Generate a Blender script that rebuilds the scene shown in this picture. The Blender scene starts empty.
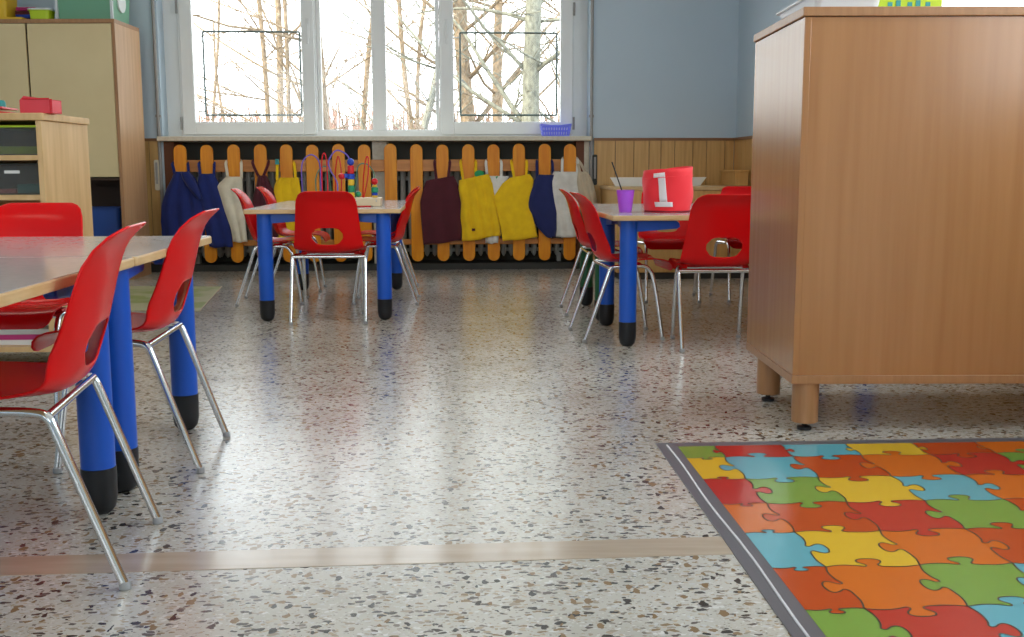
import bpy, bmesh, math, random
from mathutils import Vector, Matrix
from mathutils.geometry import delaunay_2d_cdt
random.seed(7)
S = bpy.context.scene
COL = S.collection
rad = math.radians

# ------------------------------------------------------------------ camera
cam_d = bpy.data.cameras.new('camera'); cam = bpy.data.objects.new('camera', cam_d); COL.objects.link(cam)
FPX = 1050.0
cam_d.sensor_width = 36.0; cam_d.lens = 36.0*FPX/1024.0
cam_d.clip_start = 0.05; cam_d.clip_end = 200
PITCH = math.atan((318.5-170.0)/FPX)
cam.matrix_world = Matrix.Translation((0, 0, .79)) @ Matrix.Rotation(math.pi/2-PITCH, 4, 'X') @ Matrix.Rotation(rad(-.15), 4, 'Z')
S.camera = cam

# ------------------------------------------------------------------ colour management, sky, sun
S.view_settings.view_transform = 'Standard'; S.view_settings.look = 'None'
S.view_settings.gamma = 1.0; S.view_settings.use_curve_mapping = False
S.view_settings.exposure = 0.35
S.cycles.use_denoising = True
S.cycles.max_bounces = 8; S.cycles.diffuse_bounces = 5; S.cycles.glossy_bounces = 4
S.cycles.transparent_max_bounces = 12; S.cycles.sample_clamp_indirect = 6
S.cycles.caustics_reflective = False; S.cycles.caustics_refractive = False
SKY = 4.6
world = bpy.data.worlds.new('sky'); S.world = world; world.use_nodes = True
wn = world.node_tree.nodes; wl = world.node_tree.links; wn.clear()
wo = wn.new('ShaderNodeOutputWorld'); wb = wn.new('ShaderNodeBackground'); wb.inputs[1].default_value = SKY
tc = wn.new('ShaderNodeTexCoord'); sx = wn.new('ShaderNodeSeparateXYZ'); cr = wn.new('ShaderNodeValToRGB')
wl.new(tc.outputs['Generated'], sx.inputs[0]); wl.new(sx.outputs[2], cr.inputs[0]); wl.new(cr.outputs[0], wb.inputs[0]); wl.new(wb.outputs[0], wo.inputs[0])
cr.color_ramp.elements[0].position = 0.0; cr.color_ramp.elements[0].color = (.92, .93, .95, 1)
cr.color_ramp.elements[1].position = 0.55; cr.color_ramp.elements[1].color = (.84, .91, 1.0, 1)
e = cr.color_ramp.elements.new(.12); e.color = (.93, .96, 1.0, 1)
sun_d = bpy.data.lights.new('sun', 'SUN'); sun_d.energy = 5.0; sun_d.angle = rad(1); sun_d.color = (1, .80, .52)
sun = bpy.data.objects.new('sun', sun_d); COL.objects.link(sun)
sun.rotation_euler = Vector((.72, .52, -.46)).to_track_quat('-Z', 'Y').to_euler()

# ------------------------------------------------------------------ room frame: the back wall runs 3.2 degrees off the camera axis
ANG = rad(3.2); ORG = Vector((0, 8.43, 0))
RW, LW, REAR, CEIL = 1.80, -4.4, -11.2, 3.0     # along-wall and depth limits of the room in its own frame
ROOM = Matrix.Translation(ORG) @ Matrix.Rotation(ANG, 4, 'Z')
def roomed(o):
    o.location = ORG; o.rotation_euler = (0, 0, ANG); return o

# ------------------------------------------------------------------ materials
def mat(name, col, rough=.5, metal=0, spec=.5, coat=0, coat_r=.1, sheen=0, trans=0, alpha=1):
    m = bpy.data.materials.new(name); m.use_nodes = True
    b = m.node_tree.nodes['Principled BSDF']
    b.inputs['Base Color'].default_value = (*col, 1); b.inputs['Roughness'].default_value = rough
    b.inputs['Metallic'].default_value = metal; b.inputs['Specular IOR Level'].default_value = spec
    b.inputs['Coat Weight'].default_value = coat; b.inputs['Coat Roughness'].default_value = coat_r
    b.inputs['Sheen Weight'].default_value = sheen
    b.inputs['Transmission Weight'].default_value = trans; b.inputs['Alpha'].default_value = alpha
    return m
def nodes(m): return m.node_tree.nodes, m.node_tree.links, m.node_tree.nodes['Principled BSDF']
def vary(m, c1, c2, scale=(1, 1, 1), nscale=5, detail=4, bump=0, p0=.3, p1=.7, dist=.001):
    n, l, b = nodes(m)
    t = n.new('ShaderNodeTexCoord'); mp = n.new('ShaderNodeMapping'); mp.inputs['Scale'].default_value = scale
    no = n.new('ShaderNodeTexNoise'); no.inputs['Scale'].default_value = nscale; no.inputs['Detail'].default_value = detail
    r = n.new('ShaderNodeValToRGB'); r.color_ramp.elements[0].position = p0; r.color_ramp.elements[1].position = p1
    r.color_ramp.elements[0].color = (*c1, 1); r.color_ramp.elements[1].color = (*c2, 1)
    l.new(t.outputs['Object'], mp.inputs[0]); l.new(mp.outputs[0], no.inputs[0]); l.new(no.outputs[0], r.inputs[0]); l.new(r.outputs[0], b.inputs['Base Color'])
    if bump:
        bp = n.new('ShaderNodeBump'); bp.inputs['Strength'].default_value = bump; bp.inputs['Distance'].default_value = dist
        l.new(no.outputs[0], bp.inputs['Height']); l.new(bp.outputs[0], b.inputs['Normal'])
    return m
M = {}
M['red'] = mat('red_plastic', (.72, .002, .004), .24, spec=.26)
M['chrome'] = mat('chrome', (.78, .80, .82), .16, 1)
M['cap'] = mat('clear_cap', (.36, .37, .38), .35)
M['blue'] = mat('blue_leg', (.008, .10, .58), .33)
M['green'] = mat('green_leg', (.010, .10, .035), .35)
M['black'] = mat('black_rubber', (.008, .009, .012), .45)
M['laminate'] = vary(mat('grey_laminate', (.5, .48, .5), .2, coat=.3), (.50, .48, .50), (.56, .54, .55), (1, 1, 1), 60)
M['beech_edge'] = vary(mat('beech_edge', (.6, .4, .2), .35), (.62, .40, .18), (.74, .52, .28), (3, 3, 30), 4)
M['beech'] = vary(mat('beech_laminate', (.5, .3, .15), .24, spec=.8), (.37, .165, .058), (.45, .215, .083), (11, 11, .5), 3.0, 3, p0=.2, p1=.8)
M['beech_dark'] = vary(mat('beech_edging', (.3, .15, .07), .35), (.36, .175, .075), (.43, .22, .10), (22, 22, 2), 3)
M['cherry'] = mat('reddish_edging', (.20, .075, .03), .4)
M['birch'] = vary(mat('birch_panel', (.6, .42, .22), .42), (.58, .36, .15), (.72, .48, .23), (9, 9, .9), 3, 4)
M['cabside'] = vary(mat('light_beech_side', (.6, .4, .22), .4), (.52, .29, .14), (.62, .37, .19), (10, 10, .6), 3)
M['cream'] = vary(mat('cream_door', (.5, .44, .27), .45), (.70, .55, .30), (.75, .60, .34), (1, 1, 1), 3)
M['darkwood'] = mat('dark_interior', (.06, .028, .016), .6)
M['picket'] = vary(mat('varnished_pine', (.6, .26, .06), .35, spec=.35), (.74, .225, .004), (.88, .345, .014), (14, 14, 1.2), 3, 5)
M['rail'] = vary(mat('varnished_pine_rail', (.55, .22, .05), .35), (.47, .17, .03), (.62, .25, .05), (1.2, 14, 14), 3)
M['wains'] = vary(mat('wainscot_boards', (.55, .36, .15), .4), (.57, .325, .105), (.70, .43, .16), (16, 16, .8), 3)
M['groove'] = mat('groove', (.16, .08, .03), .7)
M['captrim'] = mat('brown_cap_trim', (.26, .12, .045), .45)
M['wall'] = vary(mat('blue_wall_paint', (.35, .47, .56), .55), (.54, .655, .755), (.58, .695, .79), (1, 1, 1), 1.2)
M['white'] = mat('white_paint', (.80, .82, .82), .35)
M['pvc'] = mat('white_pvc', (.88, .90, .90), .3)
M['ceil'] = mat('ceiling_white', (.75, .75, .73), .8)
M['sill'] = vary(mat('stone_sill', (.5, .46, .4), .4), (.62, .56, .44), (.72, .66, .54), (1, 1, 1), 40)
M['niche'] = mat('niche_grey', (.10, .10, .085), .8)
M['nichewood'] = mat('niche_side_brown', (.17, .05, .015), .6)
M['rad'] = mat('radiator_enamel', (.50, .50, .47), .4)
M['pipe'] = mat('grey_pipe', (.33, .32, .31), .4)
M['plinth'] = mat('dark_plinth', (.035, .035, .03), .6)
def glass_mat(name, tint, gl=.025):
    m = bpy.data.materials.new(name); m.use_nodes = True; n = m.node_tree.nodes; l = m.node_tree.links; n.clear()
    o = n.new('ShaderNodeOutputMaterial'); t = n.new('ShaderNodeBsdfTransparent'); t.inputs[0].default_value = (*tint, 1)
    g = n.new('ShaderNodeBsdfGlossy'); g.inputs['Roughness'].default_value = .03
    x = n.new('ShaderNodeMixShader'); x.inputs[0].default_value = gl
    l.new(t.outputs[0], x.inputs[1]); l.new(g.outputs[0], x.inputs[2]); l.new(x.outputs[0], o.inputs[0]); return m
M['glass'] = glass_mat('window_glass', (.96, .98, .97))
def translucent(name, col, fac=.5, rough=.35):
    m = bpy.data.materials.new(name); m.use_nodes = True; n = m.node_tree.nodes; l = m.node_tree.links
    b = n['Principled BSDF']; b.inputs['Base Color'].default_value = (*col, 1); b.inputs['Roughness'].default_value = rough
    t = n.new('ShaderNodeBsdfTransparent'); t.inputs[0].default_value = (*[min(1, c*1.05+.2) for c in col], 1)
    x = n.new('ShaderNodeMixShader'); x.inputs[0].default_value = fac
    l.new(t.outputs[0], x.inputs[1]); l.new(b.outputs[0], x.inputs[2]); l.new(x.outputs[0], n['Material Output'].inputs[0]); return m
M['clearbox'] = translucent('clear_plastic', (.45, .46, .45), .14, .2)
M['greenbox'] = translucent('milky_green_plastic', (.22, .50, .33), .8)
M['milky'] = translucent('milky_plastic', (.84, .88, .92), .75)
M['purple'] = translucent('purple_plastic', (.62, .18, .95), .6)
def plain(name, col, rough=.45, **k): M[name] = mat(name, col, rough, **k)
plain('lime', (.52, .70, .02)); plain('yellow_box', (.75, .48, .02)); plain('darkred', (.12, .01, .015)); plain('teal', (.03, .30, .30))
plain('bluebin', (.012, .06, .30)); plain('basket', (.26, .30, 1.0), .35); plain('pinkred', (.75, .05, .07), .3); plain('whitepaper', (.8, .8, .78), .6)
plain('magenta', (.45, .02, .16)); plain('redpaper', (.7, .02, .02)); plain('maple', (.74, .60, .40), .4); plain('beadred', (.65, .01, .02), .25); plain('beadblue', (.02, .07, .5), .25)
plain('beadyellow', (.80, .50, .03), .3); plain('beadgreen', (.01, .27, .13), .3); plain('wirepurple', (.16, .10, .5), .35); plain('wiregreen', (.10, .25, .16), .35); plain('grille', (.05, .07, .06), .5)
plain('felt', (.90, .022, .035), .7, sheen=.2); plain('feltdark', (.25, .005, .02), .8); plain('feltwhite', (.78, .74, .76), .8); plain('pale_glint', (.8, .8, .85), .2)
plain('matgrey', (.13, .13, .15), .35); plain('line', (.045, .035, .02), .4)
for nm, c in dict(pG=(.18, .36, .06), pR=(.50, .030, .02), pB=(.10, .42, .52), pY=(.74, .48, .03), pD=(.52, .065, .008), pO=(.66, .15, .012)).items():
    M[nm] = mat('vinyl_'+nm, c, .22, coat=.3)
def cloth_mat(name, c): M[name] = vary(mat(name, c, .85, sheen=.15), tuple(x*.88 for x in c), tuple(min(1, x*1.08) for x in c), (1, 1, 1), 14, 3, bump=.5, dist=.004)
cloth_mat('c_navy', (.008, .022, .17)); cloth_mat('c_cream', (.80, .73, .58)); cloth_mat('c_maroon', (.085, .008, .018)); cloth_mat('c_yellow', (1.0, .60, .005)); cloth_mat('c_white', (.80, .78, .73)); cloth_mat('c_beige', (.60, .50, .36)); cloth_mat('c_deepblue', (.012, .02, .12)); cloth_mat('c_green', (.03, .36, .13))
M['bark_w'] = vary(mat('sunlit_bark', (.45, .32, .2), .9), (.13, .095, .062), (.32, .24, .16), (2, 2, 1), 14, 4, bump=.6, dist=.02)
M['bark_g'] = vary(mat('grey_bark', (.3, .28, .22), .9), (.10, .10, .08), (.25, .25, .20), (2, 2, 1), 14, 4, bump=.6, dist=.02)
M['hedge'] = vary(mat('twig_hedge', (.5, .3, .22), 1), (.18, .09, .06), (.27, .16, .12), (1, 1, 1), 3, 8)
M['soil'] = vary(mat('winter_grass', (.4, .32, .2), 1), (.14, .10, .06), (.2, .16, .1), (1, 1, 1), 2, 8)

def terrazzo():
    m = mat('terrazzo', (.6, .58, .55), .2, spec=.5); n, l, b = nodes(m)
    t = n.new('ShaderNodeTexCoord'); base = None
    nb = n.new('ShaderNodeTexNoise'); nb.inputs['Scale'].default_value = 3; nb.inputs['Detail'].default_value = 5
    rb = n.new('ShaderNodeValToRGB'); rb.color_ramp.elements[0].color = (.48, .46, .41, 1); rb.color_ramp.elements[1].color = (.60, .58, .53, 1)
    rb.color_ramp.elements[0].position = .35; rb.color_ramp.elements[1].position = .65
    l.new(t.outputs['Object'], nb.inputs[0]); l.new(nb.outputs[0], rb.inputs[0]); prev = rb.outputs[0]
    # distorted coordinates make angular chips
    nd = n.new('ShaderNodeTexNoise'); nd.inputs['Scale'].default_value = 70; l.new(t.outputs['Object'], nd.inputs[0])
    md = n.new('ShaderNodeMix'); md.data_type = 'VECTOR'; md.inputs[0].default_value = .016
    l.new(t.outputs['Object'], md.inputs[4]); l.new(nd.outputs['Color'], md.inputs[5])
    def chips(scale, size, share, ramp, loc, stretch):
        nonlocal prev
        mp = n.new('ShaderNodeMapping'); mp.inputs['Location'].default_value = loc; mp.inputs['Scale'].default_value = stretch; mp.inputs['Rotation'].default_value = (0, 0, loc[0])
        l.new(md.outputs[1], mp.inputs[0])
        v = n.new('ShaderNodeTexVoronoi'); v.inputs['Scale'].default_value = scale; v.voronoi_dimensions = '2D'; v.distance = 'EUCLIDEAN'
        l.new(mp.outputs[0], v.inputs[0])
        sep = n.new('ShaderNodeSeparateColor'); l.new(v.outputs['Color'], sep.inputs[0])
        lt = n.new('ShaderNodeMath'); lt.operation = 'LESS_THAN'; lt.inputs[1].default_value = share; l.new(sep.outputs[0], lt.inputs[0])
        sz = n.new('ShaderNodeMath'); sz.operation = 'MULTIPLY'; sz.inputs[1].default_value = size; l.new(sep.outputs[1], sz.inputs[0])
        d = n.new('ShaderNodeMath'); d.operation = 'LESS_THAN'; l.new(v.outputs['Distance'], d.inputs[0]); l.new(sz.outputs[0], d.inputs[1])
        f = n.new('ShaderNodeMath'); f.operation = 'MULTIPLY'; l.new(lt.outputs[0], f.inputs[0]); l.new(d.outputs[0], f.inputs[1])
        cr = n.new('ShaderNodeValToRGB'); cr.color_ramp.interpolation = 'CONSTANT'
        els = cr.color_ramp.elements; els[0].color = (*ramp[0], 1); els[1].position = 1/len(ramp); els[1].color = (*ramp[1], 1)
        for i, c in enumerate(ramp[2:]): q = els.new((i+2)/len(ramp)); q.color = (*c, 1)
        l.new(sep.outputs[2], cr.inputs[0])
        mx = n.new('ShaderNodeMix'); mx.data_type = 'RGBA'; l.new(f.outputs[0], mx.inputs[0]); l.new(prev, mx.inputs[6]); l.new(cr.outputs[0], mx.inputs[7]); prev = mx.outputs[2]
    chips(150, .5, .5, [(.66, .64, .60), (.42, .37, .30), (.58, .56, .54), (.36, .34, .31)], (.3, 2, 0), (1, 1.3, 1))
    chips(80, .54, .55, [(.42, .35, .26), (.24, .21, .18), (.68, .68, .66), (.50, .42, .32), (.58, .58, .58)], (1.1, 5, 0), (1, 1.6, 1))
    chips(44, .52, .50, [(.07, .06, .05), (.28, .20, .12), (.14, .12, .11), (.36, .31, .25), (.05, .045, .04)], (2.0, 9, 0), (1, 1.9, 1))
    chips(34, .50, .22, [(.04, .035, .03), (.26, .17, .09)], (.8, 1, 0), (1.7, 1, 1))
    l.new(prev, b.inputs['Base Color'])
    nr = n.new('ShaderNodeTexNoise'); nr.inputs['Scale'].default_value = 6; l.new(t.outputs['Object'], nr.inputs[0])
    mr = n.new('ShaderNodeMapRange'); mr.inputs[3].default_value = .19; mr.inputs[4].default_value = .27; l.new(nr.outputs[0], mr.inputs[0]); l.new(mr.outputs[0], b.inputs['Roughness'])
    b.inputs['Coat Weight'].default_value = .25; b.inputs['Coat Roughness'].default_value = .2
    return m
M['terrazzo'] = terrazzo()
M['strip'] = vary(mat('beige_marble_strip', (.5, .4, .3), .2, coat=.3), (.40, .31, .225), (.52, .42, .32), (1.2, 10, 1), 3, 5)

# ------------------------------------------------------------------ helpers
def link(name, verts, faces, ms, parent=None, smooth=False, idx=None, uv=None):
    me = bpy.data.meshes.new(name); me.from_pydata([tuple(v) for v in verts], [], faces)
    for m in (ms if isinstance(ms, (list, tuple)) else [ms]): me.materials.append(M[m] if isinstance(m, str) else m)
    if idx: me.polygons.foreach_set('material_index', idx)
    if smooth: me.polygons.foreach_set('use_smooth', [True]*len(me.polygons))
    me.validate(); me.update()
    o = bpy.data.objects.new(name, me); COL.objects.link(o)
    if parent: o.parent = parent
    return o
def fix_normals(o):
    bm = bmesh.new(); bm.from_mesh(o.data); bmesh.ops.recalc_face_normals(bm, faces=bm.faces[:]); bm.to_mesh(o.data); bm.free(); return o
class G:
    """collects shapes into ONE mesh"""
    def __init__(s): s.v = []; s.f = []; s.i = []
    def add(s, vs, fs, mi=0):
        k = len(s.v); s.v += [tuple(v) for v in vs]; s.f += [tuple(a+k for a in f) for f in fs]; s.i += [mi]*len(fs); return s
    def box(s, x0, x1, y0, y1, z0, z1, mi=0, T=None):
        vs = [Vector((x, y, z)) for z in (z0, z1) for y in (y0, y1) for x in (x0, x1)]
        if T: vs = [T @ v for v in vs]
        return s.add(vs, [(0, 2, 3, 1), (4, 5, 7, 6), (0, 1, 5, 4), (2, 6, 7, 3), (0, 4, 6, 2), (1, 3, 7, 5)], mi)
    def tube(s, pts, r, n=10, mi=0, closed=False, T=None, flat=None):
        pts = [Vector(p) for p in pts]; N = len(pts); rs = r if isinstance(r, (list, tuple)) else [r]*N
        up = None; rings = []
        for i, p in enumerate(pts):
            a = pts[i-1] if (i > 0 or closed) else p; b = pts[(i+1) % N] if (i < N-1 or closed) else p
            t = (b-a).normalized()
            if up is None: up = t.orthogonal().normalized()
            up = (up - t*up.dot(t)); up = up.normalized() if up.length > 1e-6 else t.orthogonal().normalized()
            w = t.cross(up)
            rings.append([p + (up*math.cos(2*math.pi*k/n) + w*math.sin(2*math.pi*k/n))*rs[i] for k in range(n)])
        vs = [v for q in rings for v in q]
        if T: vs = [T @ v for v in vs]
        fs = [(i*n+k, i*n+(k+1) % n, ((i+1) % N)*n+(k+1) % n, ((i+1) % N)*n+k) for i in range(N if closed else N-1) for k in range(n)]
        if not closed: fs += [tuple(range(n-1, -1, -1)), tuple((N-1)*n+k for k in range(n))]
        return s.add(vs, fs, mi)
    def lathe(s, prof, n=28, c=(0, 0, 0), mi=0, T=None, sx=1, sy=1):
        vs = [Vector((c[0]+r*math.cos(2*math.pi*k/n)*sx, c[1]+r*math.sin(2*math.pi*k/n)*sy, c[2]+z)) for r, z in prof for k in range(n)]
        if T: vs = [T @ v for v in vs]
        fs = [(i*n+k, i*n+(k+1) % n, (i+1)*n+(k+1) % n, (i+1)*n+k) for i in range(len(prof)-1) for k in range(n)]
        if prof[0][0] > 1e-5: fs.append(tuple(range(n-1, -1, -1)))
        if prof[-1][0] > 1e-5: fs.append(tuple((len(prof)-1)*n+k for k in range(n)))
        return s.add(vs, fs, mi)
    def prism(s, poly, d0, d1, axis='y', mi=0, T=None):
        n = len(poly); vs = []
        for d in (d0, d1):
            for a, b in poly: vs.append(Vector((a, d, b)) if axis == 'y' else (Vector((a, b, d)) if axis == 'z' else Vector((d, a, b))))
        if T: vs = [T @ v for v in vs]
        return s.add(vs, [tuple(range(n)), tuple(range(2*n-1, n-1, -1))] + [(i, i+n, (i+1) % n+n, (i+1) % n) for i in range(n)], mi)
    def obj(s, name, ms, parent=None, smooth=False, bevel=0, angle=True, seg=2):
        o = link(name, s.v, s.f, ms, parent, smooth, s.i); fix_normals(o)
        if bevel:
            b = o.modifiers.new('bevel', 'BEVEL'); b.width = bevel; b.segments = seg; b.limit_method = 'ANGLE'; b.angle_limit = rad(40)
        if smooth and angle: sharp(o)
        return o
def sharp(o, deg=38):
    bm = bmesh.new(); bm.from_mesh(o.data)
    for ed in bm.edges: ed.smooth = not (len(ed.link_faces) == 2 and ed.calc_face_angle(0) > rad(deg))
    bm.to_mesh(o.data); bm.free()
def tag(o, label, cat, group=None, kind=None):
    o['label'] = label; o['category'] = cat
    if group: o['group'] = group
    if kind: o['kind'] = kind
    return o
def thing(name, label, cat, loc=(0, 0, 0), rz=0, group=None):
    o = bpy.data.objects.new(name, None); COL.objects.link(o); o.empty_display_size = .1
    o.location = loc; o.rotation_euler = (0, 0, rz); return tag(o, label, cat, group)
def struct(o): o['kind'] = 'structure'; return o
KIDS = {}
def copy_tree(o, parent=None):
    c = o.copy(); COL.objects.link(c)
    if parent: c.parent = parent
    for ch in [k for k in bpy.data.objects if k.parent == o]: copy_tree(ch, c)
    return c
def clone(proto, loc, rz, label, group):
    c = copy_tree(proto); c.location = loc; c.rotation_euler = (0, 0, rz); c['label'] = label
    if group: c['group'] = group
    return c
def catmull(P, k=6, closed=False):
    P = [Vector(p) for p in P]; out = []; n = len(P)
    for i in range(n if closed else n-1):
        a, b, c, d = (P[(i-1) % n] if closed or i else P[0]), P[i], P[(i+1) % n], (P[(i+2) % n] if closed or i+2 < n else P[-1])
        for j in range(k):
            t = j/k; out.append(.5*((2*b)+(c-a)*t+(2*a-5*b+4*c-d)*t*t+(3*b-a-3*c+d)*t**3))
    if not closed: out.append(P[-1])
    return out
def rrect(x0, x1, y0, y1, r, k=5):
    pts = []
    for cx, cy, a0 in ((x1-r, y1-r, 0), (x0+r, y1-r, 90), (x0+r, y0+r, 180), (x1-r, y0+r, 270)):
        for j in range(k+1):
            a = rad(a0+90*j/k); pts.append((cx+r*math.cos(a), cy+r*math.sin(a)))
    return pts

# ------------------------------------------------------------------ ROOM SHELL
g = G(); g.box(LW-.2, RW+.2, REAR-.2, .45, -.12, 0)
struct(roomed(g.obj('floor', 'terrazzo')))
# beige strip let into the terrazzo
g = G(); a = rad(4.2)
T = Matrix.Translation((-.31, 2.0815, 0)) @ Matrix.Rotation(a, 4, 'Z')
g.box(-3.8, 2.3, -.052, .052, -.01, .0012, T=T)
struct(g.obj('trim_1', 'strip'))
g = G(); g.box(LW-.2, RW+.2, REAR-.2, .45, CEIL, CEIL+.12); struct(roomed(g.obj('ceiling', 'ceil')))

WT = .42                     # back wall thickness
NL, NR = -2.715, .620         # window recess
WZ0, WZ1 = 1.055, 2.7
g = G()
g.box(LW-.2, NL, 0, WT, 0, CEIL); g.box(NR, RW+.2, 0, WT, 0, CEIL)
g.box(NL, NR, 0, WT, WZ1, CEIL)
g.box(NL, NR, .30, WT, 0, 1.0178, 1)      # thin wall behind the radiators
g.box(-1.10, -.985, .02, .30, .05, 1.016, 2)       # pier between the two radiator bays
g.box(NL, NL+.075, .012, .30, .05, 1.016, 3); g.box(NR-.105, NR-.04, .012, .30, .05, 1.016, 3); g.box(NR-.04, NR, .004, .30, .05, 1.016, 2)
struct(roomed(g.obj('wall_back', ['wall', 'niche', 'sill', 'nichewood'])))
g = G(); g.box(NL, NR, -.012, .30, 0, .052); struct(roomed(g.obj('trim_2', 'plinth')))
# side walls, rear wall with windows
def wall_with_hole(name, axis, pos, th, a0, a1, h0, h1, z0, z1):
    g = G()
    def B(p0, p1, q0, q1):
        if axis == 'x': g.box(min(pos, pos+th), max(pos, pos+th), p0, p1, q0, q1)
        else: g.box(p0, p1, min(pos, pos+th), max(pos, pos+th), q0, q1)
    if h0 is None: B(a0, a1, 0, CEIL)
    else:
        B(a0, h0, 0, CEIL); B(h1, a1, 0, CEIL); B(h0, h1, 0, z0); B(h0, h1, z1, CEIL)
    return struct(roomed(g.obj(name, 'wall')))
RH = (-7.9, -3.25)            # window in the right wall (depth range, room frame)
wall_with_hole('wall_right', 'x', RW, .2, REAR, 0, RH[0], RH[1], 1.05, 2.7)
wall_with_hole('wall_left', 'x', LW, -.2, REAR, 0, None, None, 0, 0)
RRH = (-3.9, -.3)
wall_with_hole('wall_rear', 'y', REAR, -.2, LW-.2, RW+.2, RRH[0], RRH[1], .95, 2.7)

# wainscot boards on the back wall and right wall
def wainscot(name, a0, a1, widths, side):
    g = G(); x = a0; i = 0
    def B(p0, p1, d0, d1, q0, q1, mi):
        if side == 'back': g.box(p0, p1, -d1, -d0, q0, q1, mi)
        else: g.box(RW-d1, RW-d0, p0, p1, q0, q1, mi)
    B(a0, a1, 0, .006, .07, 1.018, 1)
    while x < a1-1e-4:
        w = min(widths[i % len(widths)], a1-x); B(x+.0025, x+w-.0025, .006, .016, .07, 1.018, 0); x += w; i += 1
    B(a0, a1, 0, .024, 1.018, 1.04, 2); B(a0, a1, 0, .02, 0, .07, 3)
    return struct(roomed(g.obj(name, ['wains', 'groove', 'captrim', 'plinth'])))
wainscot('trim_3', NR+.035, RW-.016, [.172, .148, .122, .096, .111, .146, .111, .148], 'back')
wainscot('trim_4', LW, NL-.02, [.12, .14, .105], 'back')
wainscot('trim_5', -7.9, -.016, [.12, .14, .105], 'right')

# window sill
g = G(); g.prism([(NL-.02, -.10), (NR+.005, -.10), (NR+.005, .30), (NL-.02, .30)], 1.0175, 1.052, 'z')
struct(roomed(g.obj('trim_6', 'sill', bevel=.004)))

# window 1 : one frame, two opening sashes, a fixed middle light with a mullion
w1 = thing('window_1', '', ''); del w1['label']; del w1['category']; w1['kind'] = 'structure'; roomed(w1)
WP = .17; Z0 = 1.0525; Z1 = WZ1
def frame(g, x0, x1, z0, z1, w, y0, y1, mi=0, bot=None):
    b = bot or w
    g.box(x0, x0+w, y0, y1, z0, z1, mi); g.box(x1-w, x1, y0, y1, z0, z1, mi)
    g.box(x0+w, x1-w, y0, y1, z0, z0+b, mi); g.box(x0+w, x1-w, y0, y1, z1-w, z1, mi)
g = G(); frame(g, NL+.111, NR-.114, Z0, Z1, .05, WP-.02, WP+.06)
g.box(-1.605, -1.53, WP-.02, WP+.06, Z0+.05, Z1-.05); g.box(-.565, -.49, WP-.02, WP+.06, Z0+.05, Z1-.05)
g.obj('window_frame', 'pvc', w1, bevel=.004)
g = G(); g.box(NL+.0, NL+.111, WP-.0, WP+.05, Z0, Z1); g.box(NR-.114, NR, WP, WP+.05, Z0, Z1); g.obj('lit_reveal_strip', 'white', w1)  # white in place of wall blue paints in the daylight on the reveals
for a0, a1, hx in ((NL+.13, -1.546, 0), (-.551, NR-.122, 0)):
    g = G(); frame(g, a0, a1, Z0+.02, Z1-.03, .098, WP-.045, WP+.02, bot=.10); s_ = g.obj('sash', 'pvc', w1, bevel=.005)
    g = G(); g.box(a0+.09, a1-.09, WP-.008, WP-.002, Z0+.10, Z1-.12); g.obj('pane', 'glass', s_)
    hxx = a1-.045 if a0 < -1.5 else a0+.045
    g = G(); g.box(hxx-.014, hxx+.014, WP-.062, WP-.045, 1.82, 1.97); g.box(hxx-.009, hxx+.009, WP-.095, WP-.082, 1.77, 1.92); g.tube([(hxx, WP-.09, 1.90), (hxx, WP-.06, 1.90)], .009)
    g.obj('handle', 'white', s_, bevel=.003)
for hz in (1.11, 2.0):
    for hx in (NL+.125, NR-.12):
        g = G(); g.tube([(hx-.006 if hx < 0 else hx+.006, WP-.055, hz), (hx-.006 if hx < 0 else hx+.006, WP-.055, hz+.1)], .009, 8); g.obj('hinge', 'pipe', w1)
g = G(); frame(g, -1.528, -.567, Z0+.03, Z1-.03, .030, WP-.01, WP+.04); g.box(-1.10, -.989, WP-.01, WP+.04, Z0+.05, Z1-.05)
s_ = g.obj('sash', 'pvc', w1, bevel=.004)
for a0, a1 in ((-1.50, -1.09), (-.995, -.59)):
    g = G(); g.box(a0, a1, WP+.012, WP+.018, Z0+.04, Z1-.04); g.obj('pane', 'glass', s_)
# window 2 (right wall) and window 3 (rear wall)
w2 = thing('window_2', '', ''); del w2['label']; del w2['category']; w2['kind'] = 'structure'; roomed(w2)
g = G()
def bx(p0, p1, q0, q1, w=.06):
    g.box(RW+.06, RW+.13, p0, p0+w, q0, q1); g.box(RW+.06, RW+.13, p1-w, p1, q0, q1); g.box(RW+.06, RW+.13, p0+w, p1-w, q0, q0+w); g.box(RW+.06, RW+.13, p0+w, p1-w, q1-w, q1)
for k in range(4):
    d = (RH[1]-RH[0])/4; bx(RH[0]+k*d, RH[0]+(k+1)*d, 1.05, 2.7)
g.obj('window_frame', 'pvc', w2, bevel=.004)
g = G(); g.box(RW+.09, RW+.096, RH[0]+.05, RH[1]-.05, 1.10, 2.65); g.obj('pane', 'glass', w2)
w3 = thing('window_3', '', ''); del w3['label']; del w3['category']; w3['kind'] = 'structure'; roomed(w3)
g = G(); d = (RRH[1]-RRH[0])/4
for k in range(4): frame(g, RRH[0]+k*d, RRH[0]+(k+1)*d, .95, 2.7, .06, REAR-.13, REAR-.06)
g.obj('window_frame', 'pvc', w3, bevel=.004)
g = G(); g.box(RRH[0]+.05, RRH[1]-.05, REAR-.10, REAR-.094, 1.0, 2.65); g.obj('pane', 'glass', w3)
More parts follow.
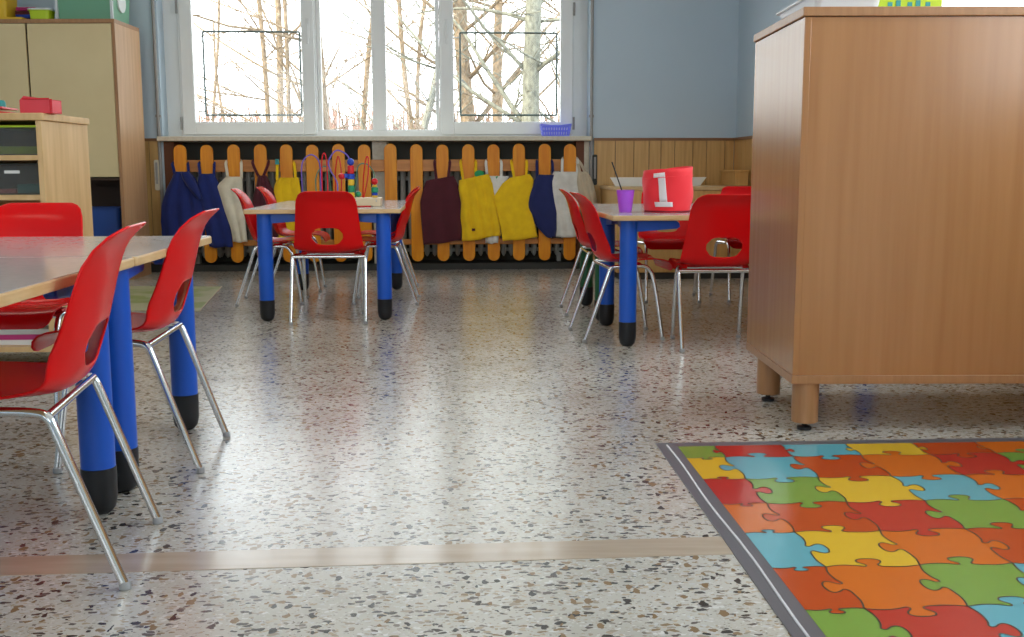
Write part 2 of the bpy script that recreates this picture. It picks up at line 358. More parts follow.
# portals guide daylight through the three openings
def portal(c, sx_, sz_, rot):
    d = bpy.data.lights.new('window_daylight', 'AREA'); d.shape = 'RECTANGLE'; d.size = sx_; d.size_y = sz_; d.cycles.is_portal = True
    o = bpy.data.objects.new('window_daylight', d); COL.objects.link(o)
    o.matrix_world = ROOM @ Matrix.Translation(c) @ rot
portal(((NL+NR)/2, .43, 1.8), NR-NL, 1.65, Matrix.Rotation(rad(-90), 4, 'X'))
portal((RW+.21, sum(RH)/2, 1.82), RH[1]-RH[0], 1.6, Matrix.Rotation(rad(90), 4, 'Z') @ Matrix.Rotation(rad(90), 4, 'X'))
portal((sum(RRH)/2, REAR-.21, 1.81), RRH[1]-RRH[0], 1.62, Matrix.Rotation(rad(90), 4, 'X'))

# fill lamps added under the unseen ceiling to brighten the room
def fill_lamp(u, v, label):
    p = ROOM @ Vector((u, v, CEIL))
    t = thing('fill_lamp', label, 'lamp', (p.x, p.y, CEIL-.002), ANG, 'added fill lamps')
    g = G(); g.box(-.62, .62, -.11, .11, -.05, 0); g.obj('housing', 'white', t, bevel=.006)
    m = bpy.data.materials.get('fill_diffuser')
    if not m:
        m = mat('fill_diffuser', (.9, .9, .88), .5); b = m.node_tree.nodes['Principled BSDF']; b.inputs['Emission Color'].default_value = (1, .90, .74, 1); b.inputs['Emission Strength'].default_value = FILL
    g = G(); g.box(-.6, .6, -.095, .095, -.066, -.0505); g.obj('diffuser', m, t)
FILL = 7.0
for u in (-3.0, -1.0):
    for v in (-6.4, -3.4): fill_lamp(u, v, 'added unseen fill lamp with long white diffuser %s' % {(-3.0, -6.4): 'over the near left table', (-1.0, -6.4): 'above the puzzle mat', (-3.0, -3.4): 'above the left cabinets', (-1.0, -3.4): 'above the middle of the room'}[(u, v)])

# pipes and blind-strap winders beside the window
for u, lab in ((NL-.022, 'thin grey vertical pipe left of the window'), (NR+.012, 'thin grey vertical pipe right of the window')):
    g = G(); g.tube([(u, -.022, .02), (u, -.022, CEIL)], .013, 10)
    for z in (.3, 1.2, 2.1): g.box(u-.018, u+.018, -.03, 0, z, z+.02)
    roomed(tag(g.obj('wall_pipe', 'pipe', smooth=True), lab, 'pipe', 'pipes beside the window'))
for u, z0, z1, lab, mm in ((NL-.05, .64, .875, 'slim pale blind strap winder left of the window', 'sill'), (NR+.042, .67, .91, 'dark blind strap winder plate right of the window', 'plinth')):
    t = thing('strap_winder', lab, 'blind winder'); roomed(t)
    g = G(); g.prism([(x, y) for x, y in rrect(u-.018, u+.018, z0, z1, .012)], -.034, -.0165, 'y'); g.obj('cover_plate', mm, t)
    g = G(); g.box(u-.008, u+.008, -.038, -.034, z0+.05, z1-.02); g.obj('strap', 'pipe', t)

# ------------------------------------------------------------------ radiators behind the fence
def radiator(u0, u1, label):
    t = thing('radiator', label, 'radiator', group='radiators behind the fence'); roomed(t)
    g = G(); n = int((u1-u0)/.062)
    for k in range(n):
        x = u0+.031+k*.062
        prof = [(.004, .10), (.018, .12), (.022, .20), (.02, .70), (.022, .76), (.012, .80), (.002, .805)]
        for dy in (.10, .17): g.lathe(prof, 8, (x, dy, 0), sx=1.0, sy=1.1)
        g.box(x-.016, x+.016, .085, .185, .13, .17); g.box(x-.016, x+.016, .085, .185, .70, .755)
    g.obj('column_block', 'rad', t, smooth=True)
    g = G(); g.tube([(u0, .135, .15), (u1, .135, .15)], .016); g.tube([(u0, .135, .725), (u1, .135, .725)], .016); g.obj('header_tube', 'rad', t, smooth=True)
    for x in (u0+.1, u1-.1): g = G(); g.box(x-.015, x+.015, .1, .18, .0525, .12); g.obj('foot', 'rad', t)
radiator(NL+.10, -1.12, 'grey column radiator behind the left half of the picket fence')
radiator(-.96, NR-.13, 'grey column radiator behind the right half of the picket fence')

# ------------------------------------------------------------------ picket fence (radiator guard)
def U(x): return -2.569+(x-179.5)*.0077465-.015*(1-((x-374.7)/195)**2)
def Z(y): return .993-(y-144)*.00778
fence = thing('picket_fence', 'varnished wooden picket fence guarding the radiators under the window', 'fence'); roomed(fence)
px = [179.5, 206, 233, 260, 286, 312, 338, 364, 390, 416, 442, 468, 493.5, 519, 545, 570]
F0, F1 = -.082, -.062
for x in px:
    u = U(x)+random.uniform(-.002, .002); w = .0485; top = .993+random.uniform(-.004, .004); bot = .074
    pts = [(u+w*math.cos(a), top-w+w*math.sin(a)) for a in [math.pi*k/10 for k in range(11)]] + [(u-w*math.cos(a), bot+w-w*math.sin(a)) for a in [math.pi*k/10 for k in range(11)]]
    g = G(); g.prism(pts, F0, F1, 'y'); g.obj('picket', 'picket', fence, bevel=.004)
for z0, z1 in ((.781, .873), (.205, .250)):
    g = G(); g.box(U(172), U(577), -.0615, -.040, z0, z1); g.obj('rail', 'rail', fence, bevel=.003)
for x in (U(175), -.985, U(575)):
    for z0, z1 in ((.80, .85), (.21, .245)): g = G(); g.box(x-.02, x+.02, -.0395, .01, z0, z1); g.obj('bracket', 'pipe', fence)

# ------------------------------------------------------------------ aprons and bags on the pickets
def cloth(name, rows, m, v=-.10, amp=.010, nf=3, ph=0, thick=.007, parent=None, nc=22, nr=26, label=None, cat=None, group=None, tilt=0):
    """rows: (y, xl, xr[, top-sag]) in photo units on the fence plane, top to bottom"""
    R = [(Z(y), U(a), U(b)) for y, a, b in rows]; V = []; fs = []
    def at(t):
        q = t*(len(R)-1); i = min(int(q), len(R)-2); s = q-i
        return [R[i][k]*(1-s)+R[i+1][k]*s for k in range(3)]
    for i in range(nr+1):
        z, a, b = at(i/nr)
        for j in range(nc+1):
            s = j/nc; d = amp*math.sin(nf*2*math.pi*s+ph+1.2*math.sin(i/nr*3+ph))*(.35+.65*i/nr)+.5*amp*math.sin(5*s+7*i/nr+ph*2)
            d -= .012*(1-(2*s-1)**4)*(1-.3*i/nr)
            V.append((a*(1-s)+b*s, v+d, z+tilt*(s-.5)+.004*math.sin(9*s+ph)*(i/nr)))
    n = nc+1
    for i in range(nr):
        for j in range(nc): fs.append((i*n+j, i*n+j+1, (i+1)*n+j+1, (i+1)*n+j))
    o = link(name, V, fs, m, parent, True)
    md = o.modifiers.new('thickness', 'SOLIDIFY'); md.thickness = thick; md.offset = -1
    return o
def strap(pts, m, parent, w=.021, name='strap'):
    g = G()
    for p in pts:
        P = catmull([Vector((U(a), v, Z(b))) for a, b, v in p], 4)
        V = []; 
        for i, q in enumerate(P):
            t = (P[min(i+1, len(P)-1)]-P[max(i-1, 0)]).normalized(); sdir = Vector((t.z, 0, -t.x)).normalized()*w/2
            for s, dy in ((-1, 0), (1, 0), (1, .004), (-1, .004)): V.append(q+sdir*s+Vector((0, dy, 0)))
        n = len(P); fs = [(0, 1, 2, 3), ((n-1)*4+3, (n-1)*4+2, (n-1)*4+1, (n-1)*4)]
        for i in range(n-1):
            for k in range(4): fs.append((i*4+k, i*4+(k+1) % 4, (i+1)*4+(k+1) % 4, (i+1)*4+k))
        g.add(V, fs)
        # tail that passes behind the picket over the rail
    return g.obj(name, m, parent)
def hang(name, cat, label, px_, rows, m, straps, v=-.10, **k):
    t = thing(name, label, cat, group='aprons and bags hanging on the picket fence'); roomed(t)
    cloth('cloth_body', rows, m, v, parent=t, **k)
    strap(straps, m, t)
    return t
VB = -.036   # strap ends behind the picket
def loop(x, yt, xl, xr, yb, vv=-.10):
    """neck loop : up both sides of the picket and behind it, resting on the rail"""
    return [[(xl, yb, vv), ((xl+x-7.8)/2, (yb+yt)/2, -.094), (x-7.6, yt, -.088), (x-5, yt-2.5, VB), (x, yt-3, VB), (x+5, yt-2.5, VB), (x+7.6, yt, -.088), ((xr+x+7.8)/2, (yb+yt)/2, -.094), (xr, yb, vv)]]
sm_ = hang('smock', 'smock', 'navy smock with open collar hanging leftmost, from the first picket', 179.5,
     [(171, 174, 188), (178, 171, 194), (188, 165.5, 198), (204, 159.5, 201), (220, 157.5, 202), (237, 158, 201)], 'c_navy', loop(179.5, 163, 174, 188, 173), nf=3, ph=.5, amp=.013)
o_ = cloth('collar', [(171, 182, 189), (177, 183, 193), (184, 187, 197), (192, 193, 200), (198, 198, 201)], 'c_navy', v=-.138, amp=.004, nf=1, parent=sm_, nc=6, nr=10)
hang('smock', 'smock', 'navy smock hanging from the second picket beside the cream apron', 206,
     [(173, 199, 213), (182, 197, 218), (198, 198, 222), (214, 200, 225), (230, 203, 228), (246, 206, 229)], 'c_navy', loop(206, 163, 199.5, 213, 176), nf=2, ph=1.7, v=-.106)
hang('apron', 'apron', 'cream cotton apron with a folded corner on the third picket', 233,
     [(176, 226, 241), (186, 215, 241.5), (198, 219, 242), (212, 224, 242.5), (226, 228, 243), (241, 230, 244)], 'c_cream', loop(233, 162, 227, 240.5, 178), nf=2, ph=.2, v=-.112, amp=.008)
hang('apron', 'apron', 'dark maroon apron with crossed straps on the fourth picket', 260,
     [(175, 258, 265), (184, 256, 269), (196, 252, 276), (210, 250, 282), (224, 252, 286), (236, 255, 288)], 'c_maroon', [[(259, 177, -.1), (256, 172, -.097), (252, 162, -.088), (255, 159, VB), (260, 158.5, VB), (265, 159, VB), (268, 162, -.088), (265, 170, -.097), (262, 177, -.1)]], nf=3, ph=.9)
yl = hang('apron', 'apron', 'bright yellow apron with a small turquoise tag, behind the bead maze table', 286,
     [(177, 280, 298), (184, 274, 299), (196, 272, 300), (212, 271, 302), (228, 272, 301), (244, 275, 298)], 'c_yellow', [[(276, 186, -.1), (276.5, 176, -.1), (277, 163, -.088), (281, 160, VB), (286, 159.5, VB), (290, 160.5, VB), (293.5, 163, -.088), (294.5, 172, -.098), (295, 180, -.1)]], nf=3, ph=2.2)
g = G(); g.prism([(U(274.6), Z(164)), (U(279), Z(164)), (U(278.5), Z(159)), (U(275), Z(158.5))], -.098, -.090, 'y'); g.obj('tag', 'teal', yl)
hang('apron', 'apron', 'plain dark maroon apron hanging squarely right of the bead maze table', 442,
     [(178, 426, 453), (186, 423, 457), (200, 419.5, 461), (214, 420, 461.5), (228, 421, 461), (243, 422, 460)], 'c_maroon', loop(442, 162, 436, 447.5, 180), nf=2, ph=.3, amp=.006, tilt=.035)
yb_ = hang('bag', 'cloth bag', 'pleated yellow cloth bag hanging beside the maroon apron', 468,
     [(177, 459, 488), (186, 458.5, 492), (200, 461, 494), (214, 460, 496), (226, 461, 499), (239, 461, 500)], 'c_yellow', loop(468, 162, 463, 475, 181), nf=4, ph=1.1, amp=.014, tilt=.05, v=-.118)
g = G(); g.box(U(471), U(476.5), -.139, -.136, Z(231), Z(228.5)); g.obj('printed_mark', 'c_maroon', yb_)
wb_ = hang('apron', 'apron', 'white apron with green spots mostly hidden behind the yellow bag', 493.5,
     [(176, 485, 508), (184, 484, 506), (198, 483, 503), (214, 483, 500), (230, 484, 498), (244, 485, 497)], 'c_white', loop(493.5, 162, 487, 501, 178), nf=2, ph=.4, amp=.005, v=-.094)
for cx_, cz_ in ((497.5, 180), (479, 174)):
    g = G(); g.prism([(U(cx_)+.038*math.cos(k*.5236), Z(cz_)+.030*math.sin(k*.5236)) for k in range(12)], -.1125, -.108, 'y'); g.obj('green_spot', 'c_green', wb_)
hang('apron', 'apron', 'large smooth yellow apron in front of the fence between white and navy aprons', 519,
     [(176, 510, 529), (182, 502, 533), (196, 493, 531), (212, 497, 530), (226, 500, 534), (240, 502, 537)], 'c_yellow', loop(519, 162, 514, 526, 178), nf=2, ph=.0, amp=.006, tilt=.028, v=-.124)
hang('apron', 'apron', 'small navy apron with a pointed side near the right end of the fence', 544.5,
     [(175, 539, 554), (186, 530, 557), (206, 520.5, 556.5), (218, 530, 556), (230, 539, 556), (238, 546, 555)], 'c_deepblue', loop(544.5, 162, 537, 553, 178), nf=2, ph=.8, amp=.006, v=-.110)
hang('bag', 'cloth bag', 'white cotton bag with wide handles on the last picket', 570,
     [(172, 554, 583), (182, 549, 586), (196, 551, 589), (210, 552, 590), (224, 554, 588), (238, 556, 586)], 'c_white', loop(570, 160, 562, 577, 176), nf=3, ph=1.4, amp=.010, v=-.106)
hang('bag', 'cloth bag', 'thin beige net bag hanging at the right end beside the pipe', 583,
     [(172, 578, 587), (182, 577, 592), (194, 579, 595), (206, 582, 597), (216, 586, 597), (224, 589, 596)], 'c_beige', [[(580, 175, -.1), (579, 168, -.095), (577, 162, -.088), (575, 160, VB)], [(586, 175, -.1), (582, 166, -.095), (578.5, 161, -.086), (575, 158.5, VB)]], nf=3, ph=2.6, amp=.008, v=-.128)

# ------------------------------------------------------------------ chair
def build_chair():
    t = thing('school_chair', 'x', 'chair', group='red school chairs')
    prof = [(.212, .322), (.205, .348), (.185, .364), (.13, .373), (.05, .369), (-.03, .362), (-.075, .364), (-.108, .384), (-.128, .425), (-.146, .48), (-.161, .54), (-.176, .60), (-.193, .645), (-.226, .683)]
    P = catmull([Vector((0, a, b)) for a, b in prof], 8); L = [0]
    for a, b in zip(P, P[1:]): L.append(L[-1]+(b-a).length)
    tot = L[-1]
    def prof_at(s):
        s = max(0, min(tot, s)); i = 0
        while i < len(L)-2 and L[i+1] < s: i += 1
        f = (s-L[i])/(L[i+1]-L[i]+1e-9); p = P[i].lerp(P[i+1], f); tg = (P[i+1]-P[i]).normalized(); return p, Vector((0, -tg.z, tg.y))*-1
    sj = next(L[i] for i in range(len(P)) if P[i].z > .385 and P[i].y < -.09)    # where seat turns into back
    def half(s):
        if s < sj*.5: return .178+.006*(s/(sj*.5))
        if s < sj: return .184-.004*((s-sj*.5)/(sj*.5))
        f = (s-sj)/(tot-sj); return .180-.030*f**.8
    # outline in (x,s)
    out = []
    N = 30; rc = .095
    def corner_in(s, hw):
        d = hw
        if s < .045: d = hw-.045+math.sqrt(max(0, .045**2-(.045-s)**2))
        if s > tot-rc: d = hw-.06+.06*math.sqrt(max(0, 1-((s-(tot-rc))/rc)**2))
        return d
    ss = [tot*k/N for k in range(N+1)]
    ss = sorted(set([.0, .004, .014, .028] + [s for s in ss if .03 < s < tot-rc] + [tot-rc+rc*math.sin(rad(a)) for a in (0, 20, 40, 58, 74, 84)] + [tot]))
    right = [(corner_in(s, half(s)), s) for s in ss]; outline = right + [(-x, s) for x, s in reversed(right)]
    hs = sj+.068; hw, hh = .080, .047
    hole = [(math.copysign(abs(math.cos(a))**.62, math.cos(a))*hw, hs+math.copysign(abs(math.sin(a))**.8, math.sin(a))*hh) for a in [2*math.pi*k/28 for k in range(28)]]
    ring2 = [(x*1.13, hs+(s-hs)*1.22) for x, s in hole]
    pts = [Vector(p) for p in outline]; no = len(pts); edges = [(i, (i+1) % no) for i in range(no)]
    k = len(pts); pts += [Vector(p) for p in hole]; edges += [(k+i, k+(i+1) % 28) for i in range(28)]
    pts += [Vector(p) for p in ring2]
    for i in range(1, 33):
        s = tot*i/33
        for j in range(-8, 9):
            x = corner_in(s, half(s))*(j/8)*.955
            if abs(x)/(hw*1.3)+0 < 1 and abs(s-hs)/(hh*1.55) < 1: continue
            if s > tot-.008: continue
            pts.append(Vector((x, s)))
    vo, eo, fo, _, _, _ = delaunay_2d_cdt(pts, edges, [], 1, 1e-6)
    V = []
    for v in vo:
        p, n = prof_at(v.y); s = v.y; x = v.x; q = abs(x)/max(.01, half(s)); f = max(0, min(1, (s-sj*.62)/(sj*.5)))
        h_ = max(0, min(1, (p.z-.42)/.18)); k_ = max(0, min(1, (p.z-.60)/.085)); wing = (.050-.018*h_-.024*k_)*q**2.3*f+.010*(q**3)*(1-f)
        fwd = n if n.dot(Vector((0, 1, 1))) > 0 else -n
        V.append(Vector((x, 0, 0))+p+fwd*wing)
    F = []
    for f in fo:
        c = sum((vo[i] for i in f), Vector((0, 0)))/len(f)
        if ((abs(c.x)/hw)**2.6+(abs(c.y-hs)/hh)**2.4) < .93: continue
        F.append(tuple(f))
    o = link('seat_shell', V, F, 'red', t, True); fix_normals(o)
    md = o.modifiers.new('thickness', 'SOLIDIFY'); md.thickness = .0055; md.offset = 0
    bv = o.modifiers.new('bevel', 'BEVEL'); bv.width = .0018; bv.segments = 2; bv.limit_method = 'ANGLE'; bv.angle_limit = rad(50)
    # frame
    R = .0095; zt = .347
    for s in (-1, 1):
        for fr in (1, -1):
            if fr == 1: pts = [(s*.158, .176, .006), (s*.157, .146, .20), (s*.156, .128, .29), (s*.155, .114, .325), (s*.154, .085, zt), (s*.153, .03, zt)]
            else: pts = [(s*.192, -.200, .006), (s*.191, -.135, .19), (s*.190, -.093, .31), (s*.188, -.080, .338), (s*.180, -.055, zt), (s*.153, .029, zt)]
            g = G(); q = catmull(pts, 5); g.tube(q, R, 10); lg = g.obj('leg', 'chrome', t, smooth=True)
            g = G(); x, y = pts[0][0], pts[0][1]; g.lathe([(.007, 0), (.0115, .002), (.0115, .013), (.0098, .016)], 12, (x, y, 0)); g.obj('foot_cap', 'cap', lg, smooth=True)
    g = G(); g.tube([(-.188, -.080, .342), (.188, -.080, .342)], .0085, 10); g.obj('crossbar', 'chrome', t, smooth=True)
    g = G(); g.tube([(-.154, .09, .345), (.154, .09, .345)], .0075, 10); g.obj('crossbar', 'chrome', t, smooth=True)
    for s in (-1, 1): g = G(); g.box(s*.140-.014, s*.140+.012, .02, .07, .345, .3645); g.obj('mounting_pad', 'red', t, bevel=.003)
    return t
chair = build_chair()
chair.location = (-.968, 2.067, 0); chair.rotation_euler = (0, 0, rad(99.6))
chair['label'] = 'nearest red chair, its chrome leg standing on the beige floor strip'
GC = 'red school chairs'
for x, y, r, lab in [
    (-1.040, 2.862, 95, 'red chair at the right side of the near left table, next behind the nearest chair'),
    (-1.562, 3.31, 183, 'red chair at the far end of the near left table before the wooden shelf unit'),
    (-.966, 5.58, 4.3, 'red chair seen square from behind in front of the bead maze table'),
    (-1.44, 6.34, -84, 'red chair on the left side of the bead maze table, nearer to us'),
    (-1.445, 6.99, -86, 'red chair on the left side of the bead maze table, closer to the radiator'),
    (-.773, 6.353, 93.3, 'red chair on the right side of the bead maze table, leaning back over the floor'),
    (-.84, 7.03, 93.3, 'red chair half hidden at the far right corner of the bead maze table'),
    (.511, 4.996, -83.2, 'red chair on the left side of the crown table, nearest to the purple cup'),
    (.492, 5.88, -88, 'red chair on the left side of the crown table, second and closer to the fence'),
    (.925, 4.735, 3, 'large dark red chair back facing us beside the wooden cabinet'),
    (.96, 6.40, 180, 'red chair behind the red paper crown at the far end of its table'),
    (1.46, 6.44, 181, 'red chair with pale pink shine far behind, next to the wooden cabinet edge')]:
    clone(chair, (x, y, 0), rad(r), lab, GC)

# ------------------------------------------------------------------ tables
TZ = .592
def build_table(loc, rz, w, d, legs, label, group='classroom tables', inset=.085, insy=.08):
    t = thing('classroom_table', label, 'table', loc, rz, group)
    g = G(); g.prism(rrect(-w/2, w/2, -d/2, d/2, .012), TZ-.024, TZ-.0012, 'z'); g.obj('tabletop', 'beech_edge', t, bevel=.004)
    g = G(); g.prism(rrect(-w/2+.003, w/2-.003, -d/2+.003, d/2-.003, .010), TZ-.0012, TZ, 'z'); g.obj('laminate_surface', 'laminate', t)
    for (sx_, sy_), m in zip(((-1, -1), (1, -1), (-1, 1), (1, 1)), legs):
        x, y = sx_*(w/2-inset), sy_*(d/2-insy)
        g = G(); g.lathe([(.0385, .112), (.039, .30), (.039, TZ-.0245)], 28, (x, y, 0)); lg = g.obj('leg', m, t, smooth=True)
        g = G(); g.lathe([(.012, 0), (.024, .004), (.034, .016), (.039, .040), (.040, .1115)], 28, (x, y, 0)); g.obj('rubber_foot', 'black', lg, smooth=True)
        g = G(); ln = .20
        arm = [(0, 0), (ln-.03, 0)] + [(ln-.03+.03*math.sin(rad(a)), -.03+.03*math.cos(rad(a))-.0) for a in (30, 60, 90)] + [(ln-.012, -.038), (0, -.052)]
        g.prism([(x-sx_*(a+.03), TZ-.0245+b) for a, b in arm], y-.014, y+.014, 'y')
        g.prism([(y-sy_*(a+.03), TZ-.0245+b) for a, b in arm], x-.014, x+.014, 'x')
        g.obj('bracket', m, t, bevel=.004)
    return t
# near pair, butted end to end along their left
B4 = ['blue']*4
build_table((-1.233, 1.626, 0), rad(3.3), .80, 1.60, B4, 'nearest table, grey topped on blue legs, cut by the left frame edge')
build_table((-1.302, 2.83, 0), rad(3.3), .80, .79, B4, 'second near left table, grey topped, its far corner before the wooden shelf')
# bead maze table
build_table((-1.034, 6.26, 0), rad(3.7), .81, 1.60, B4, 'long grey table with blue legs carrying the wooden bead maze', inset=.095)
# crown tables
build_table((1.056, 5.038, 0), rad(3.4), 1.28, .795, B4, 'table with blue legs carrying the red crown and purple cup')
build_table((1.009, 5.837, 0), rad(3.4), 1.28, .795, ['green']*4, 'table with dark green legs joined behind the crown table')

# ------------------------------------------------------------------ bead maze
bm_ = thing('bead_maze', 'wooden bead maze toy with coloured wire loops on the middle table', 'toy', (-.961, 5.93, TZ), rad(3.4))
g = G(); g.prism(rrect(-.229, .229, -.085, .085, .006), 0, .047, 'z'); bb = g.obj('wooden_base', 'maple', bm_, bevel=.004)
for x in (.095, .205): g = G(); g.lathe([(.004, 0), (.004, .003), (.0, .004)], 8, (0, 0, 0), T=Matrix.Translation((x, -.0855, .030)) @ Matrix.Rotation(rad(90), 4, 'X')); g.obj('screw', 'chrome', bb)
def wire(pts, m, r=.0036): g = G(); g.tube(catmull(pts, 8), r, 8); return g.obj('wire', m, bm_, smooth=True)
wire([(-.209, .0, .046), (-.212, .0, .19), (-.200, .0, .255), (-.158, 0, .285), (-.120, 0, .26), (-.107, 0, .20), (-.107, 0, .12), (-.10, 0, .046)], 'wirepurple')
wire([(-.135, .03, .046), (-.138, .03, .15), (-.110, .03, .21), (-.07, .03, .205), (-.05, .03, .046)], 'wiregreen')
wire([(-.096, -.03, .046), (-.096, -.03, .22), (-.088, -.03, .285), (-.074, -.03, .285), (-.067, -.03, .22), (-.066, -.03, .046)], 'beadred')
wire([(-.016, -.02, .046), (-.014, -.02, .13), (-.050, -.02, .20), (-.058, -.02, .25), (-.020, -.02, .305), (.020, -.02, .30), (.052, -.02, .27), (.063, -.02, .22), (.063, -.02, .046)], 'wirepurple', .004)
wire([(-.03, .03, .046), (-.028, .03, .18), (-.016, .03, .265), (-.004, .03, .265), (.006, .03, .17), (.0, .03, .046)], 'beadred')
wire([(.080, .04, .046), (.095, .04, .21), (.14, .04, .235), (.18, .03, .20), (.193, .0, .15), (.193, -.01, .046)], 'wiregreen')
wire([(.125, .0, .046), (.132, .0, .17), (.148, .0, .265), (.160, .0, .26), (.155, .0, .16), (.130, 0, .046)], 'beadred')
def bead(x, y, z, r, h, m, kind='ball'):
    g = G()
    if kind == 'ball': g.lathe([(r*math.sin(a), -r*math.cos(a)) for a in [math.pi*k/10 for k in range(11)]], 18, (x, y, z))
    else: g.lathe([(r*.8, -h/2), (r, -h/2+.003), (r, h/2-.003), (r*.8, h/2)], 18, (x, y, z))
    g.obj('bead', m, bm_, smooth=True)
x = .063; z = .047
for h, r, m, kd in ((.030, .019, 'beadyellow', 'c'), (.038, .019, 'beadgreen', 'c'), (.034, .018, 'beadyellow', 'c'), (.030, .020, 'beadblue', 'c'), (.046, .018, 'beadred', 'c'), (.040, .020, 'beadblue', 'b')):
    bead(x, -.02, z+h/2, r, h, m, 'ball' if kd == 'b' else 'cyl'); z += h
z = .047
for h, r, m, kd in ((.012, .016, 'beadyellow', 'c'), (.016, .016, 'beadblue', 'c'), (.030, .020, 'beadgreen', 'c'), (.012, .014, 'beadyellow', 'c'), (.038, .019, 'beadred', 'b')):
    bead(.193, -.01, z+h/2, r, h, m, 'ball' if kd == 'b' else 'cyl'); z += h
bead(.012, -.025, .165, .018, 0, 'beadred'); bead(.036, -.02, .168, .014, .024, 'beadblue', 'cyl'); bead(.100, .0, .066, .017, 0, 'beadgreen'); bead(.030, -.0, .068, .015, .02, 'milky', 'cyl'); bead(-.004, -.025, .064, .013, 0, 'beadyellow')
p = thing('pencil', 'thin dark pencil lying on the table in front of the bead maze', 'pencil', (-.80, 5.76, TZ), rad(6))
g = G(); g.tube([(-.05, 0, .004), (.032, 0, .004)], .004, 6); g.obj('shaft', 'beadred', p); g = G(); g.tube([(.032, 0, .004), (.045, 0, .004)], [.004, .0008], 6); g.obj('tip', 'line', p)

# ------------------------------------------------------------------ purple cup, stirrer, crown
cup = thing('cup', 'purple plastic cup on the crown table, a dark straw standing in it', 'cup', (.533, 4.95, TZ))
g = G(); g.lathe([(.0, .003), (.026, .003), (.030, .004), (.036, .055), (.0425, .104), (.041, .104), (.034, .05), (.028, .008), (.0, .007)], 28); g.obj('cup_wall', 'purple', cup, smooth=True)
g = G(); g.lathe([(.024, 0), (.029, 0), (.029, .004), (.024, .004)], 28); g.obj('base_ring', 'purple', cup)
st = G(); st.tube([(.548, 4.95, TZ+.012), (.468, 4.95, TZ+.234)], .003, 8); tag(st.obj('drinking_straw', 'black', smooth=True), 'thin black drinking straw leaning out of the purple cup', 'straw')
crown = thing('paper_crown', 'red cylindrical party crown marked with a white number one', 'crown', (.733, 4.97, TZ), rad(-3))
g = G(); n = 64; V = []; prof = [(.104, 0), (.106, .004), (.108, .02), (.115, .06), (.1165, .12), (.115, .17), (.1145, .202)]
def crr(z, a): 
    r = .104+.0125*min(1, z/.07)-.002*(z > .17); return r+.0022*math.sin(3*a+z*30)+.0018*math.sin(7*a-z*50)
zz = [0, .006, .02, .04, .065, .09, .115, .14, .165, .185, .202]
for k, z in enumerate(zz):
    for j in range(n):
        a = 2*math.pi*j/n; top = (z/.202)*(.010*math.cos(a)+.004*math.sin(2*a)); r = crr(z, a); V.append((r*math.cos(a), r*math.sin(a), z+top))
for k, z in reversed(list(enumerate(zz))):
    for j in range(n):
        a = 2*math.pi*j/n; top = (z/.202)*(.010*math.cos(a)+.004*math.sin(2*a)); r = crr(z, a)-.004; V.append((r*math.cos(a), r*math.sin(a), z+top))
K = 2*len(zz); fs = [(i*n+j, i*n+(j+1) % n, ((i+1) % K)*n+(j+1) % n, ((i+1) % K)*n+j) for i in range(K) for j in range(n)]
fix_normals(link('crown_band', V, fs, 'felt', crown, True))
g = G(); g.tube([(.1075*math.cos(2*math.pi*k/48), .1075*math.sin(2*math.pi*k/48), .006) for k in range(48)], .0035, 6, closed=True); g.obj('bottom_hem', 'feltdark', crown)
g = G(); g.tube([(.1190*math.cos(2*math.pi*k/48), .1190*math.sin(2*math.pi*k/48), .165+.010*.8*math.cos(2*math.pi*k/48)) for k in range(48)], .0012, 6, closed=True); g.obj('fold_line', 'felt', crown)
# the number 1, wrapped round the band
one = [(-.012, .045), (-.012, .050), (.012, .055)]
polys = [[(-.013, .150), (.020, .158), (.020, .050), (-.013, .050)], [(-.034, .160), (-.034, .182), (-.013, .184), (.020, .186), (.020, .158), (-.013, .156)], [(-.036, .030), (.044, .030), (.044, .0505), (-.036, .0505)]]
polys = [[(-.012, .05), (.022, .05), (.022, .186), (-.012, .182)], [(-.034, .160), (-.012, .160), (-.012, .182), (-.034, .180)], [(-.038, .028), (.046, .028), (.046, .050), (-.038, .050)]]
V = []; F = []
for pl in polys:
    (x0, z0), (x1, z1), (x2, z2), (x3, z3) = pl
    for i in range(7):
        for j in range(9):
            s = i/6; t = j/8; xx = (x0*(1-s)+x1*s)*(1-t)+(x3*(1-s)+x2*s)*t; z = (z0*(1-s)+z1*s)*(1-t)+(z3*(1-s)+z2*s)*t
            xx -= (z-.1)*.10
            a = rad(-109)+xx/.116; r = crr(z, a)+.0022; V.append((r*math.cos(a), r*math.sin(a), z))
    k = len(V)-63
    for i in range(6):
        for j in range(8): F.append((k+i*9+j, k+(i+1)*9+j, k+(i+1)*9+j+1, k+i*9+j+1))
o = fix_normals(link('number_one', V, F, 'feltwhite', crown, True)); md = o.modifiers.new('t', 'SOLIDIFY'); md.thickness = .0015; md.offset = 1

